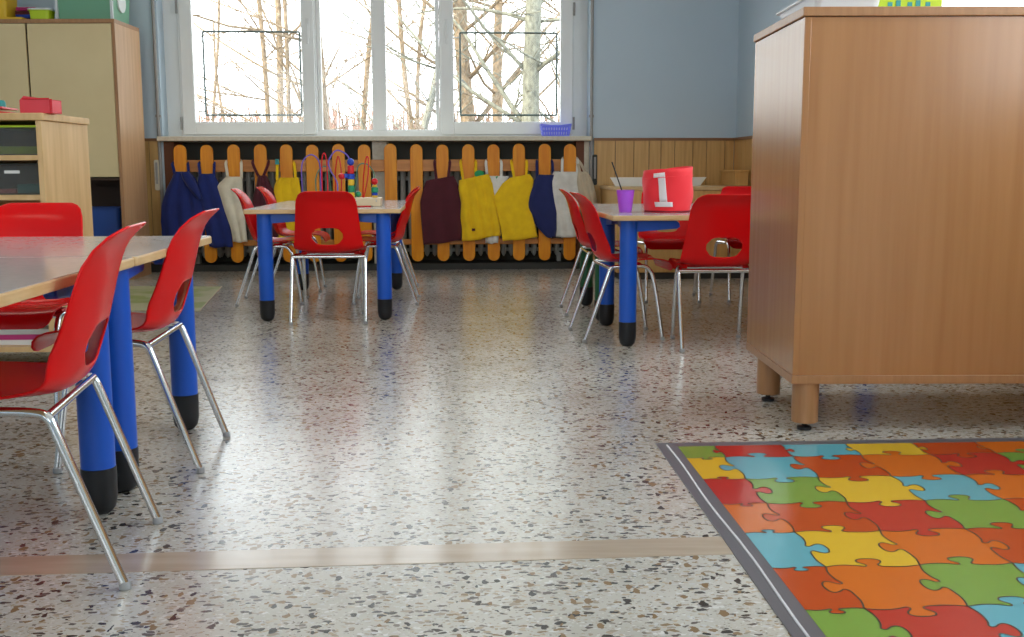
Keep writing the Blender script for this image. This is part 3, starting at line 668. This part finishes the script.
# ------------------------------------------------------------------ blue basket on the sill
bk = thing('basket', 'small blue perforated plastic basket at the right end of the window sill', 'basket', tuple(ROOM @ Vector((.352, .03, 1.0525))), ANG)
g = G(); W0, W1, D0, D1, Hh = .102, .117, .06, .072, .088
def side(p0, p1, q0, q1):   # bottom edge p0->p1, top edge q0->q1, slotted wall
    p0, p1, q0, q1 = map(Vector, (p0, p1, q0, q1)); n_ = (p1-p0).cross(q0-p0).normalized()*.0022
    def quad(s0, s1, t0, t1):
        a = [p0.lerp(p1, s).lerp(q0.lerp(q1, s), t) for s, t in ((s0, t0), (s1, t0), (s1, t1), (s0, t1))]
        g.add([v for v in a]+[v+n_ for v in a], [(0, 1, 2, 3), (7, 6, 5, 4), (0, 4, 5, 1), (1, 5, 6, 2), (2, 6, 7, 3), (3, 7, 4, 0)])
    quad(0, 1, 0, .16); quad(0, 1, .46, .54); quad(0, 1, .84, 1)
    c = 11
    for k in range(c+1): quad(max(0, k/c-.014) if k else 0, min(1, k/c+.014) if k < c else 1, .16, .84)
b = [(-W0, -D0, 0), (W0, -D0, 0), (W0, D0, 0), (-W0, D0, 0)]; tt = [(-W1, -D1, Hh), (W1, -D1, Hh), (W1, D1, Hh), (-W1, D1, Hh)]
for k in range(4): side(b[k], b[(k+1) % 4], tt[k], tt[(k+1) % 4])
g.box(-W0, W0, -D0, D0, 0, .003); g.obj('basket_body', 'basket', bk)
g = G(); rim = [(-W1, -D1), (-W1*.9, -D1-.003), (-.04, -D1-.003), (.04, -D1-.003), (W1*.9, -D1-.003), (W1, -D1), (W1+.002, 0), (W1, D1), (.04, D1), (-.04, D1), (-W1, D1), (-W1-.002, 0)]
rz_ = [.006, .005, -.004, -.004, .005, .006, .006, .006, -.004, -.004, .006, .006]
g.tube([(x, y, Hh+z) for (x, y), z in zip(rim, rz_)], .005, 8, closed=True); g.obj('rim', 'basket', bk, smooth=True)

# ------------------------------------------------------------------ wooden bench and white board by the back wall
bn = thing('bench', 'low wooden chest bench along the back wall right of the fence', 'bench', group=None); roomed(bn)
BF = -.90
g = G(); g.box(.70, RW-.03, BF, -.03, .642, .667); g.obj('bench_top', 'beech_edge', bn, bevel=.004)
g = G(); g.box(.71, RW-.04, BF+.01, -.04, .05, .641); g.obj('bench_body', 'wains', bn, bevel=.003)
g = G(); g.box(.73, RW-.06, BF+.03, -.06, 0, .0495); g.obj('plinth', 'plinth', bn)
g = G(); g.prism([(.755, .6675), (1.40, .6675), (1.45, .733), (.715, .733)], -.50, -.485, 'y')
tag(roomed(g.obj('white_board', 'whitepaper', bevel=.002)), 'narrow white board standing on the wooden bench behind the crown', 'board')
g = G(); g.box(1.66, RW-.035, -.52, -.12, .6675, .77); g.box(1.65, RW-.03, -.53, -.11, .77, .785)
tag(roomed(g.obj('wooden_box', 'wains', bevel=.004)), 'pale wooden box on the bench in the right corner', 'box')

# ------------------------------------------------------------------ big beech cabinet on the right
CX0, CX1, CY0, CY1, CZ0, CZ1 = .842, 1.90, 3.10, 3.72, .150, 1.250
cb = thing('beech_cabinet', 'large beech cabinet on round legs seen from its plain back, right of the room', 'cabinet', (0, 0, 0))
g = G(); g.box(CX0-.006, CX1, CY0-.006, CY1+.004, CZ1-.026, CZ1); g.obj('top_board', 'beech_dark', cb, bevel=.0025)
g = G(); g.box(CX0, CX0+.020, CY0, CY1, CZ0+.026, CZ1-.0275); g.obj('side_panel', 'beech', cb, bevel=.0015)
g = G(); g.box(CX1-.024, CX1-.004, CY0, CY1, CZ0+.026, CZ1-.0275); g.obj('side_panel', 'beech', cb, bevel=.0015)
g = G(); g.box(CX0+.0205, CX1-.0245, CY0+.003, CY0+.014, CZ0+.026, CZ1-.0275); g.obj('back_panel', 'beech', cb)
g = G(); g.box(CX0-.002, CX1, CY0-.002, CY1, CZ0, CZ0+.0255); g.obj('bottom_board', 'beech_dark', cb, bevel=.002)
for k, (x0, x1) in enumerate(((CX0+.022, 1.385), (1.389, CX1-.026))):
    g = G(); g.box(x0, x1, CY1-.018, CY1-.001, CZ0+.028, CZ1-.030); dd = g.obj('door', 'beech', cb, bevel=.002)
    g = G(); hx_ = x1-.05 if k == 0 else x0+.05; g.tube([(hx_, CY1-.001, .75), (hx_, CY1+.025, .76), (hx_, CY1+.025, .86), (hx_, CY1-.001, .87)], .005); g.obj('handle', 'chrome', dd)
for x, y in ((CX0+.053, CY0+.0415), (CX0+.041, CY1-.17), (CX1-.06, CY0+.05), (CX1-.06, CY1-.15)):
    g = G(); g.lathe([(.038, .026), (.040, .028), (.040, CZ0-.0005)], 26, (x, y, 0)); lg = g.obj('leg', 'beech_dark', cb, smooth=True)
    g = G(); g.lathe([(.018, 0), (.022, .002), (.022, .010), (.008, .013), (.008, .0258)], 18, (x, y, 0)); g.obj('levelling_foot', 'black', lg, smooth=True)
# things on the cabinet
def tub(name, label, cat, loc, rz, w, d, h, m, lid=None, lip=.012, taper=.92, group=None):
    t = thing(name, label, cat, loc, rz, group)
    bo = rrect(-w/2*taper, w/2*taper, -d/2*taper, d/2*taper, .02); to = rrect(-w/2, w/2, -d/2, d/2, .022); n = len(bo)
    bi = rrect(-w/2*taper+.004, w/2*taper-.004, -d/2*taper+.004, d/2*taper-.004, .018); ti = rrect(-w/2+.004, w/2-.004, -d/2+.004, d/2-.004, .019)
    lo = rrect(-w/2-lip, w/2+lip, -d/2-lip, d/2+lip, .028)
    rings = [(bo, 0), (to, h), (lo, h), (lo, h+.005), (ti, h+.005), (bi, .004)]
    V = [(x, y, z) for r_, z in rings for x, y in r_]; F = [tuple(range(n-1, -1, -1)), tuple(5*n+k for k in range(n))]
    for i in range(5): F += [(i*n+k, i*n+(k+1) % n, (i+1)*n+(k+1) % n, (i+1)*n+k) for k in range(n)]
    fix_normals(link('tub_body', V, F, m, t))
    if lid:
        g = G(); g.prism(rrect(-w/2-lip, w/2+lip, -d/2-lip, d/2+lip, .028), h+.0055, h+.018, 'z'); g.obj('lid', lid, t, bevel=.003)
    return t
tub('plastic_tub', 'milky white plastic tub standing on the left end of the beech cabinet', 'tub', (1.005, 3.44, CZ1), 0, .20, .44, .055, 'milky')
bk2 = thing('picture_book', 'lime green picture book lying on top of the beech cabinet', 'book', (1.205, 3.37, CZ1), 0)
g = G(); g.box(-.10, .10, -.07, .07, .0, .045); g.obj('pages', 'whitepaper', bk2)
g = G(); g.box(-.105, .105, -.075, .075, .0455, .060); g.box(-.105, .105, -.0745, -.0705, .0, .0454); g.obj('cover', 'lime', bk2)
g = G()
for k, x in enumerate((-.03, -.005, .03, .055, .085)): g.box(x-.03, x-.016, -.077, -.0751, .030, .042+.006*(k % 2))
g.obj('cover_picture', 'teal', bk2)

# ------------------------------------------------------------------ tall cupboard, left
TX1, TY0, TY1, TH = -2.790, 7.60, 8.10, 1.850
tc_ = thing('tall_cupboard', 'tall cupboard with cream doors and beech side in the left corner', 'cupboard')
g = G(); g.box(-4.03, TX1, TY0, TY1, TH-.028, TH); g.obj('top_board', 'beech_dark', tc_, bevel=.002)
g = G(); g.box(TX1-.022, TX1-.0005, TY0+.004, TY1, 0, TH-.0285); g.obj('side_panel', 'cabside', tc_)
g = G(); g.box(TX1-.0225, TX1, TY0, TY0+.0035, 0, TH-.0285); g.obj('front_edging', 'beech_dark', tc_)
g = G(); g.box(-4.03, -4.01, TY0, TY1, 0, TH-.0285); g.obj('side_panel', 'cabside', tc_)
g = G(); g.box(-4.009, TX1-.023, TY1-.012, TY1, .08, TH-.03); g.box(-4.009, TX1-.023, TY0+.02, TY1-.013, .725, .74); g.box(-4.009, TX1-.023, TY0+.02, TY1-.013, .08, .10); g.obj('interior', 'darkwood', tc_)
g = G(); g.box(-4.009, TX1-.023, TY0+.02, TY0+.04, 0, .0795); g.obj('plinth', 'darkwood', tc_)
for x0, x1 in ((-4.005, -3.421), (-3.407, TX1-.026)):
    g = G(); g.box(x0, x1, TY0-.002, TY0+.016, .748, TH-.032); g.obj('door', 'cream', tc_, bevel=.002)
tub('storage_bin', 'dark blue plastic bin in the open bottom of the tall cupboard', 'bin', (-3.02, 7.84, .1005), 0, .30, .26, .42, 'bluebin')
# on the cupboard
gb = tub('storage_box', 'large milky green storage box with white lid clip on the tall cupboard', 'box', (-3.03, 7.87, TH), 0, .42, .36, .26, 'greenbox', 'milky')
g = G(); g.lathe([(.06, -.004), (.075, -.004), (.075, .008), (.06, .008)], 24, T=Matrix.Translation((.205, -.02, .15)) @ Matrix.Rotation(rad(90), 4, 'Y')); g.obj('round_clip', 'white', gb)
for x in (.192, -.198): g = G(); g.box(x-.008, x+.008, -.186, -.165, .01, .25); g.obj('corner_rib', 'milky', gb)
lb = tub('storage_box', 'small lime green box with white rim left of the large storage box', 'box', (-3.345, 7.72, TH), 0, .14, .13, .065, 'lime', 'milky', lip=.01)
yb2 = tub('storage_box', 'yellow storage box at the left end of the cupboard top', 'box', (-3.68, 7.78, TH), 0, .20, .2, .22, 'yellow_box')
for k, (z, w, m) in enumerate(((0, .15, 'darkred'), (.03, .14, 'beadblue'), (.055, .145, 'darkred'), (.082, .13, 'magenta'))):
    bo = thing('folded_cloth', ['dark red folded cloth at the bottom of the pile on the cupboard', 'blue folded cloth second from the bottom of the pile on the cupboard', 'dark red folded cloth third up in the pile on the cupboard', 'magenta folded cloth topmost of the pile on the cupboard'][k], 'folded cloth', (-3.50, 7.85, TH+z), 0, 'folded cloths on the cupboard')
    g = G(); g.box(-w/2+.01, w/2+.02, -.08, .08, 0, .012); g.box(-w/2+.01, w/2+.02, -.08, .08, .0125, .0245); g.box(w/2+.005, w/2+.022, -.079, .079, .004, .02); g.obj('folds', m, bo, bevel=.004)
yt = thing('flat_tray', 'flat yellow tray before the cloth pile on the cupboard', 'tray', (-3.52, 7.66, TH)); g = G(); g.box(-.07, .07, -.04, .04, 0, .004); g.box(-.07, .07, -.04, -.036, .004, .016); g.box(-.07, .07, .036, .04, .004, .016); g.box(-.07, -.066, -.036, .036, .004, .016); g.box(.066, .07, -.036, .036, .004, .016); g.obj('tray_body', 'yellow_box', yt)

# ------------------------------------------------------------------ birch shelf unit, left
SX1, SY0, SY1, SH = -1.808, 4.10, 4.55, 1.012; SX0 = -3.0
su = thing('shelf_unit', 'birch open shelf unit holding plastic boxes behind the near left table', 'shelf')
g = G(); g.prism(rrect(SX0-.01, SX1+.012, SY0-.008, SY1, .012), SH-.028, SH, 'z'); g.obj('top_board', 'birch', su, bevel=.004)
for x in (SX1-.022, -2.42, SX0): g = G(); g.box(x, x+.022, SY0, SY1-.002, 0, SH-.0285); g.obj('side_panel', 'birch', su, bevel=.002)
g = G(); g.box(SX0+.0225, SX1-.0225, SY1-.012, SY1-.003, .05, SH-.03); g.obj('back_panel', 'birch', su)
for z in (.832, .679, .49, .29, .080):
    for a, b in ((-2.398, SX1-.0225), (SX0+.0225, -2.4205)): g = G(); g.box(a, b, SY0+.004, SY1-.013, z, z+.020); g.obj('shelf', 'birch', su)
def clearbox(loc, w, d, h, lidm, fills, label, group='boxes in the birch shelf', tag_=False):
    t = thing('storage_box', label, 'box', loc, 0, group); tub_ = None
    g = G(); th = .003
    g.box(-w/2, w/2, -d/2, -d/2+th, 0, h); g.box(-w/2, w/2, d/2-th, d/2, 0, h); g.box(-w/2, -w/2+th, -d/2+th, d/2-th, 0, h); g.box(w/2-th, w/2, -d/2+th, d/2-th, 0, h); g.box(-w/2+th, w/2-th, -d/2+th, d/2-th, 0, th); g.obj('box_body', 'clearbox', t)
    g = G(); g.box(-w/2-.004, w/2+.004, -d/2-.004, d/2+.004, h+.0005, h+.009); g.obj('lid', lidm, t, bevel=.002)
    for (x0, x1, z0, z1, m) in fills: g = G(); g.box(x0, x1, -d/2+.01, d/2-.01, z0, z1); g.obj('contents', m, t, bevel=.004)
    if tag_: g = G(); g.box(-.04, .02, -d/2-.002, -d/2-.0003, h-.03, h-.018); g.obj('paper_tag', 'whitepaper', t)
    return t
clearbox((-1.945, 4.31, .8525), .22, .32, .106, 'lime', [(-.10, .10, .004, .034, 'lime')], 'clear box with lime lid and lime bottom, top right in the birch shelf')
clearbox((-2.22, 4.31, .8525), .26, .32, .106, 'lime', [(-.12, .12, .004, .036, 'lime')], 'clear box with lime lid, top shelf of the birch unit at the frame edge')
clearbox((-1.945, 4.31, .6995), .22, .32, .112, 'clearbox', [(-.10, -.005, .004, .022, 'pinkred'), (.0, .10, .004, .04, 'teal')], 'clear box with red and teal contents and a white tag, second shelf', tag_=True)
clearbox((-2.22, 4.31, .6995), .26, .32, .112, 'clearbox', [(-.1, .1, .004, .04, 'whitepaper')], 'clear box with white contents on the second shelf at the frame edge')
for k, (z, m, lab) in enumerate(((.1005, 'whitepaper', 'white book lying at the bottom of the pile in the birch shelf'), (.1215, 'magenta', 'magenta book in the middle of the pile in the birch shelf'), (.1425, 'rad', 'grey book topmost of the pile in the birch shelf'))):
    b_ = thing('book', lab, 'book', (-1.985, 4.26, z), rad(2*k), 'books lying in the birch shelf'); g = G(); g.box(-.13, .13, -.10, .10, .003, .017); g.obj('pages', 'whitepaper', b_); g = G(); g.box(-.135, .135, -.105, .105, 0, .0028); g.box(-.135, .135, -.105, .105, .0172, .020); g.box(-.135, .135, -.105, -.1015, .0028, .0172); g.obj('cover', m, b_)
# red plastic things on the shelf unit
rt = thing('magazine_file', 'pink red plastic magazine file lying on its side on the birch shelf unit', 'file holder', (-1.835, 4.17, SH), rad(-3))
g = G(); th = .004
g.prism([(-.075, 0), (.075, 0), (.075, .052), (-.055, .066), (-.075, .05)], -.045, -.041, 'y'); g.prism([(-.075, 0), (.075, 0), (.075, .052), (-.055, .066), (-.075, .05)], .041, .045, 'y')
g.box(-.075, .075, -.041, .041, 0, .004); g.box(.071, .075, -.041, .041, .004, .050); g.obj('file_body', 'pinkred', rt, bevel=.0015)
g = G(); g.box(.066, .0785, -.049, -.0455, .0, .054); g.box(-.06, .066, -.049, -.0455, .052, .058); g.obj('rim', 'beadred', rt, bevel=.001)
rt.scale = (.85, .9, 1)
rf = thing('flat_folder', 'red plastic folder lying flat left of the magazine file', 'folder', (-2.04, 4.22, SH), rad(4))
g = G(); g.prism([(-.14, .0), (.095, .0), (.095, .006), (-.14, .020)], -.09, .09, 'y'); g.obj('folder_cover', 'beadred', rf, bevel=.002); g = G(); g.box(-.13, .06, -.08, .08, .0205, .027); g.obj('paper', 'pinkred', rf)
tb = G(); tb.lathe([(.018, 0), (.02, .002), (.02, .020), (.015, .030), (0, .032)], 18, (-2.035, 4.26, SH+.0275)); tag(tb.obj('modelling_clay', 'teal', smooth=True), 'small teal lump of modelling clay resting on the red folder', 'clay')

# ------------------------------------------------------------------ puzzle mat on the floor
pm = thing('puzzle_mat', 'glossy floor mat printed with coloured jigsaw pieces and a grey border', 'mat', (.416, 2.972, 0), rad(2.7))
MWd, MLn = 1.42, 2.1
g = G(); g.box(0, MWd, -MLn, 0, 0, .003); g.obj('border', 'matgrey', pm)
BX, BY = .056, .044
cw, ch_ = .191, .202; ox, oy = .108, .122       # first column and row are cut by the border
rows_ = ['GRBYDOR', 'YBDORGO', 'RGYBORB', 'ODRGDYO', 'BYODRBG', 'DOGBYOR', 'GRBDGYO', 'YDROBGR', 'BOGYDRB', 'RBDOGYO']
knob = [(0, 0), (.16, .035), (.32, .02), (.41, -.015), (.435, .03), (.385, .09), (.37, .145), (.41, .19), (.50, .205), (.59, .19), (.63, .145), (.615, .09), (.565, .03), (.59, -.015), (.68, -.03), (.84, -.035), (1, 0)]
def xg(c): return BX if c == 0 else BX+ox+(c-1)*cw
def yg(r): return -BY if r == 0 else -(BY+oy+(r-1)*ch_)
rk = random.Random(3); sgn = {}
def edge(a, b, key):
    if key not in sgn: sgn[key] = rk.choice((-1, 1))
    a = Vector(a); b = Vector(b); d = b-a; L_ = .2; nrm = Vector((-d.y, d.x)).normalized()*L_; s = sgn[key]
    if d.length < .15: kk = [(x, y*.5) for x, y in knob]
    else: kk = knob
    P = [a+d*x+nrm*y*s*.95 for x, y in kk]
    return catmull([Vector((p.x, p.y, 0)) for p in P], 4)
CM, RM = min(7, 7), 9
mats_ = ['pG', 'pR', 'pB', 'pY', 'pD', 'pO']; key_ = dict(G=0, R=1, B=2, Y=3, D=4, O=5)
xmax = MWd-.06; ymin = -(MLn-.06)
H = {}; Vv = {}
for r in range(RM+2):
    for c in range(CM+2): pass
def P_(c, r): return (min(xg(c), xmax), max(yg(r), ymin))
nC = 7
while xg(nC) > xmax+.1: nC -= 1
nC = next(c for c in range(1, 20) if xg(c) >= xmax-.02); nR = next(r for r in range(1, 20) if yg(r) <= ymin+.02)
def hedge_(c, r):       # from (c,r) to (c+1,r)
    a, b = P_(c, r), P_(c+1, r)
    if r == 0 or r == nR: return [Vector((*a, 0)), Vector((*b, 0))]
    return edge(a, b, ('h', c, r))
def vedge_(c, r):       # from (c,r) to (c,r+1)
    a, b = P_(c, r), P_(c, r+1)
    if c == 0 or c == nC: return [Vector((*a, 0)), Vector((*b, 0))]
    return edge(a, b, ('v', c, r))
g = G(); lines = G()
for r in range(nR):
    for c in range(nC):
        top = hedge_(c, r); rt_ = vedge_(c+1, r); bt = hedge_(c, r+1); lf = vedge_(c, r)
        loop_ = top[:-1]+rt_[:-1]+list(reversed(bt))[:-1]+list(reversed(lf))[:-1]
        ch = rows_[r % len(rows_)][c % 7]
        n0 = len(loop_); vo, eo, fo, _, _, _ = delaunay_2d_cdt([Vector((p.x, p.y)) for p in loop_], [(i, (i+1) % n0) for i in range(n0)], [], 1, 1e-7)
        g.add([(v.x, v.y, .0036) for v in vo], [tuple(f) for f in fo], key_[ch])
        for e_, on in ((top, r > 0), (lf, c > 0)):
            if not on: continue
            n_ = len(e_); V = []
            for i, q in enumerate(e_):
                t = (e_[min(i+1, n_-1)]-e_[max(i-1, 0)]).normalized(); w_ = Vector((-t.y, t.x, 0))*.0018
                V += [q+w_+Vector((0, 0, .0040)), q-w_+Vector((0, 0, .0040))]
            lines.add(V, [(2*i, 2*i+1, 2*i+3, 2*i+2) for i in range(n_-1)])
o = g.obj('printed_pieces', mats_, pm); o = lines.obj('piece_outlines', 'line', pm)
for ob in [o for o in bpy.data.objects if o.name in ('printed_pieces', 'piece_outlines')]:
    bm = bmesh.new(); bm.from_mesh(ob.data)
    for f in bm.faces:
        f.normal_update()
        if f.normal.z < 0: f.normal_flip()
    bm.to_mesh(ob.data); bm.free()
g = G(); g.tube([(.028+.003*math.sin(k*.9), -.03-k*.1, .0035) for k in range(21)], .0028, 8); g.obj('highlight_ridge', 'pale_glint', pm, smooth=True)  # fold ridge of the border, its highlight put in as a pale colour

# small green mat far left
gm = thing('play_mat', 'thin pale green patterned play mat on the floor before the tall cupboard', 'mat', (0, 0, 0))
g = G(); g.prism([(-2.95, 6.02), (-1.77, 5.90), (-1.99, 7.16), (-2.95, 7.22)], 0, .004, 'z'); g.obj('mat_sheet', vary(mat('mat_print', (.3, .4, .1), .5), (.24, .28, .06), (.42, .40, .22), (1, 1, 1), 4, 3, p0=.42, p1=.55), gm)
g = G(); g.tube([(-1.99, 7.16, .005), (-1.77, 5.90, .005)], .004, 6); g.obj('edge_binding', 'c_beige', gm)

# ------------------------------------------------------------------ OUTSIDE
g = G(); g.box(-60, 60, 8.95, 90, -.6, -.5); struct(g.obj('ground', 'soil'))
# wire mesh guards outside the two opening sashes
def guard(u0, u1, label):
    t = thing('mesh_guard', label, 'window guard', group='wire mesh guards outside the window'); roomed(t)
    v = .52; z0, z1 = 1.245, 1.915; r = .008
    for pts in ([(u0, v, z0), (u1, v, z0)], [(u0, v, z1), (u1, v, z1)], [(u0, v, z0), (u0, v, z1)], [(u1, v, z0), (u1, v, z1)]):
        g = G(); g.tube(pts, r, 8); g.obj('frame_bar', 'grille', t, smooth=True)
    g = G(); n = 8
    for k in range(1, 2*n):
        d = (u1-u0)/n
        for s in (1, -1):
            a = u0+(k-n)*d*1.0; pts = []
            for q in range(2):
                z = z0 if q == 0 else z1; x = a+(0 if q == 0 else 1)*(z1-z0)
                pts.append([x, z])
            (xa, za), (xb, zb) = pts
            if xa < u0: za += (u0-xa); xa = u0
            if xb > u1: zb -= (xb-u1); xb = u1
            if xb <= xa: continue
            if s == -1: xa, xb = u0+u1-xa, u0+u1-xb
            g.tube([(xa, v, za), (xb, v, zb)], .0008, 4)
    g.obj('wire_mesh', 'pipe', t)
    for z in (z0+.03, z1-.04):
        g = G(); g.tube([(u0-.12, v, z), (u0, v, z)], .004, 6); g.tube([(u1, v, z), (u1+.12, v, z)], .004, 6); g.tube([(u0-.12, v, z), (u0-.12, .40, z)], .004, 6); g.tube([(u1+.12, v, z), (u1+.12, .40, z)], .004, 6); g.obj('fixing_arm', 'pipe', t)
guard(-2.493, -1.71, 'square wire mesh guard outside the left sash of the window')
guard(-.396, .408, 'square wire mesh guard outside the right sash of the window')

def tree(x, Y, r0, h, m, label, seed, lean=(0, 0), fork=None, dens=1.0):
    R = random.Random(seed); t = thing('bare_tree', label, 'tree', (x, Y, -.5), 0, 'bare winter trees outside the window')
    g = G(); br = G(); cnt = [0]
    def limb(gg, p, d, r, L_, depth):
        if r < .0028 or cnt[0] > 85: return
        cnt[0] += 1; n = 6; pts = [p.copy()]; rs = [r]; q = p.copy(); dd = d.normalized()
        for k in range(n):
            dd = (dd+Vector((R.uniform(-1, 1), R.uniform(-1, 1), R.uniform(-.6, .8)))*(.10 if depth == 0 else .22)).normalized()
            q = q+dd*L_/n; pts.append(q.copy()); rs.append(r*(1-.62*(k+1)/n))
        gg.tube(pts, rs, 5 if depth > 1 else 9)
        if depth < 5:
            for _ in range(R.randint(3, 5)):
                k = R.randint(1, n); a = R.uniform(0, 6.28); e_ = Vector((math.cos(a), math.sin(a), R.uniform(-.25, .9))).normalized()
                limb(br, pts[k], (dd*.5+e_).normalized(), rs[k]*R.uniform(.35, .6), L_*R.uniform(.45, .75), depth+1)
    # trunk
    n = 12; pts = []; rs = []
    for k in range(n+1):
        f = k/n; pts.append(Vector((lean[0]*f*h+.05*math.sin(f*7+seed), lean[1]*f*h, f*h))); rs.append(r0*(1-.45*f))
    g.tube(pts, rs, 12); g.obj('trunk', m, t, smooth=True)
    for k in range(2, n+1):
        for _ in range(R.randint(2, 4)):
            cnt[0] = 0; a = R.uniform(0, 6.28); limb(br, pts[k], Vector((math.cos(a), .6*math.sin(a), R.uniform(.0, 1.0))), rs[k]*R.uniform(.20, .38), R.uniform(1.0, 2.4)*(h/6), 2 if R.random() < .6 else 1)
    br.obj('branches', m, t, smooth=True, angle=False)
def TX(px_, Y): return (px_-512)*Y/1050
for px_, Y, r_, h, m, lab, sd, ln in (
    (283, 15, .055, 7, 'bark_w', 'slender pale trunk behind the right half of the left sash', 11, (0, 0)),
    (271, 16, .045, 7, 'bark_w', 'thin trunk just left of its slender twin in the left sash', 12, (-.012, 0)),
    (326, 14, .085, 7, 'bark_w', 'straight sunlit trunk at the left edge of the middle panes', 13, (-.01, 0)),
    (236, 20, .035, 4, 'bark_w', 'low thin sapling in the left sash beside the guard frame', 18, (-.06, 0)),
    (410, 19, .05, 5, 'bark_w', 'bushy small tree behind the right middle pane', 19, (.08, 0)),
    (475, 13, .105, 7, 'bark_w', 'thick leaning trunk at the left of the right sash', 14, (-.035, 0)),
    (501, 15, .075, 7, 'bark_w', 'pale trunk in the middle of the right sash', 15, (.0, 0)),
    (536, 12, .115, 7, 'bark_g', 'thickest grey green trunk in the right sash', 16, (-.012, 0)),
    (345, 18, .06, 5, 'bark_w', 'tree leaning right behind the left middle pane', 31, (.16, 0)),
    (392, 13, .055, 5, 'bark_g', 'grey tree bending right behind the right middle pane', 42, (.22, 0)),
    (428, 17, .05, 6, 'bark_w', 'pale tree at the right edge of the middle panes', 33, (-.10, 0)),
    (214, 17, .03, 5, 'bark_w', 'thin tree at the left edge of the left sash', 34, (.05, 0)),
    (302, 14, .035, 6, 'bark_w', 'thin tree hidden partly by the left window post', 35, (-.05, 0)),
    (560, 16, .06, 7, 'bark_w', 'yellowish trunk at the right edge of the right sash', 17, (.01, 0))):
    tree(TX(px_, Y), Y, r_, h, m, lab, sd, ln, dens=.5)
# twig hedge far behind
R = random.Random(5); g = G()
for k in range(1900):
    x = -26+R.uniform(0, 36); y = 30+R.uniform(-1.2, 1.2); hh_ = R.uniform(2.2, 3.25); lx, ly = R.uniform(-.35, .35), R.uniform(-.2, .2)
    g.tube([(x, y, -.5), (x+lx*.5, y+ly*.5, -.5+hh_*.55), (x+lx, y+ly, -.5+hh_)], [.07, .05, .012], 4)
tag(g.obj('hedge', 'hedge', smooth=True, angle=False), 'low reddish brown winter hedge along the horizon outside', 'hedge', kind='stuff')
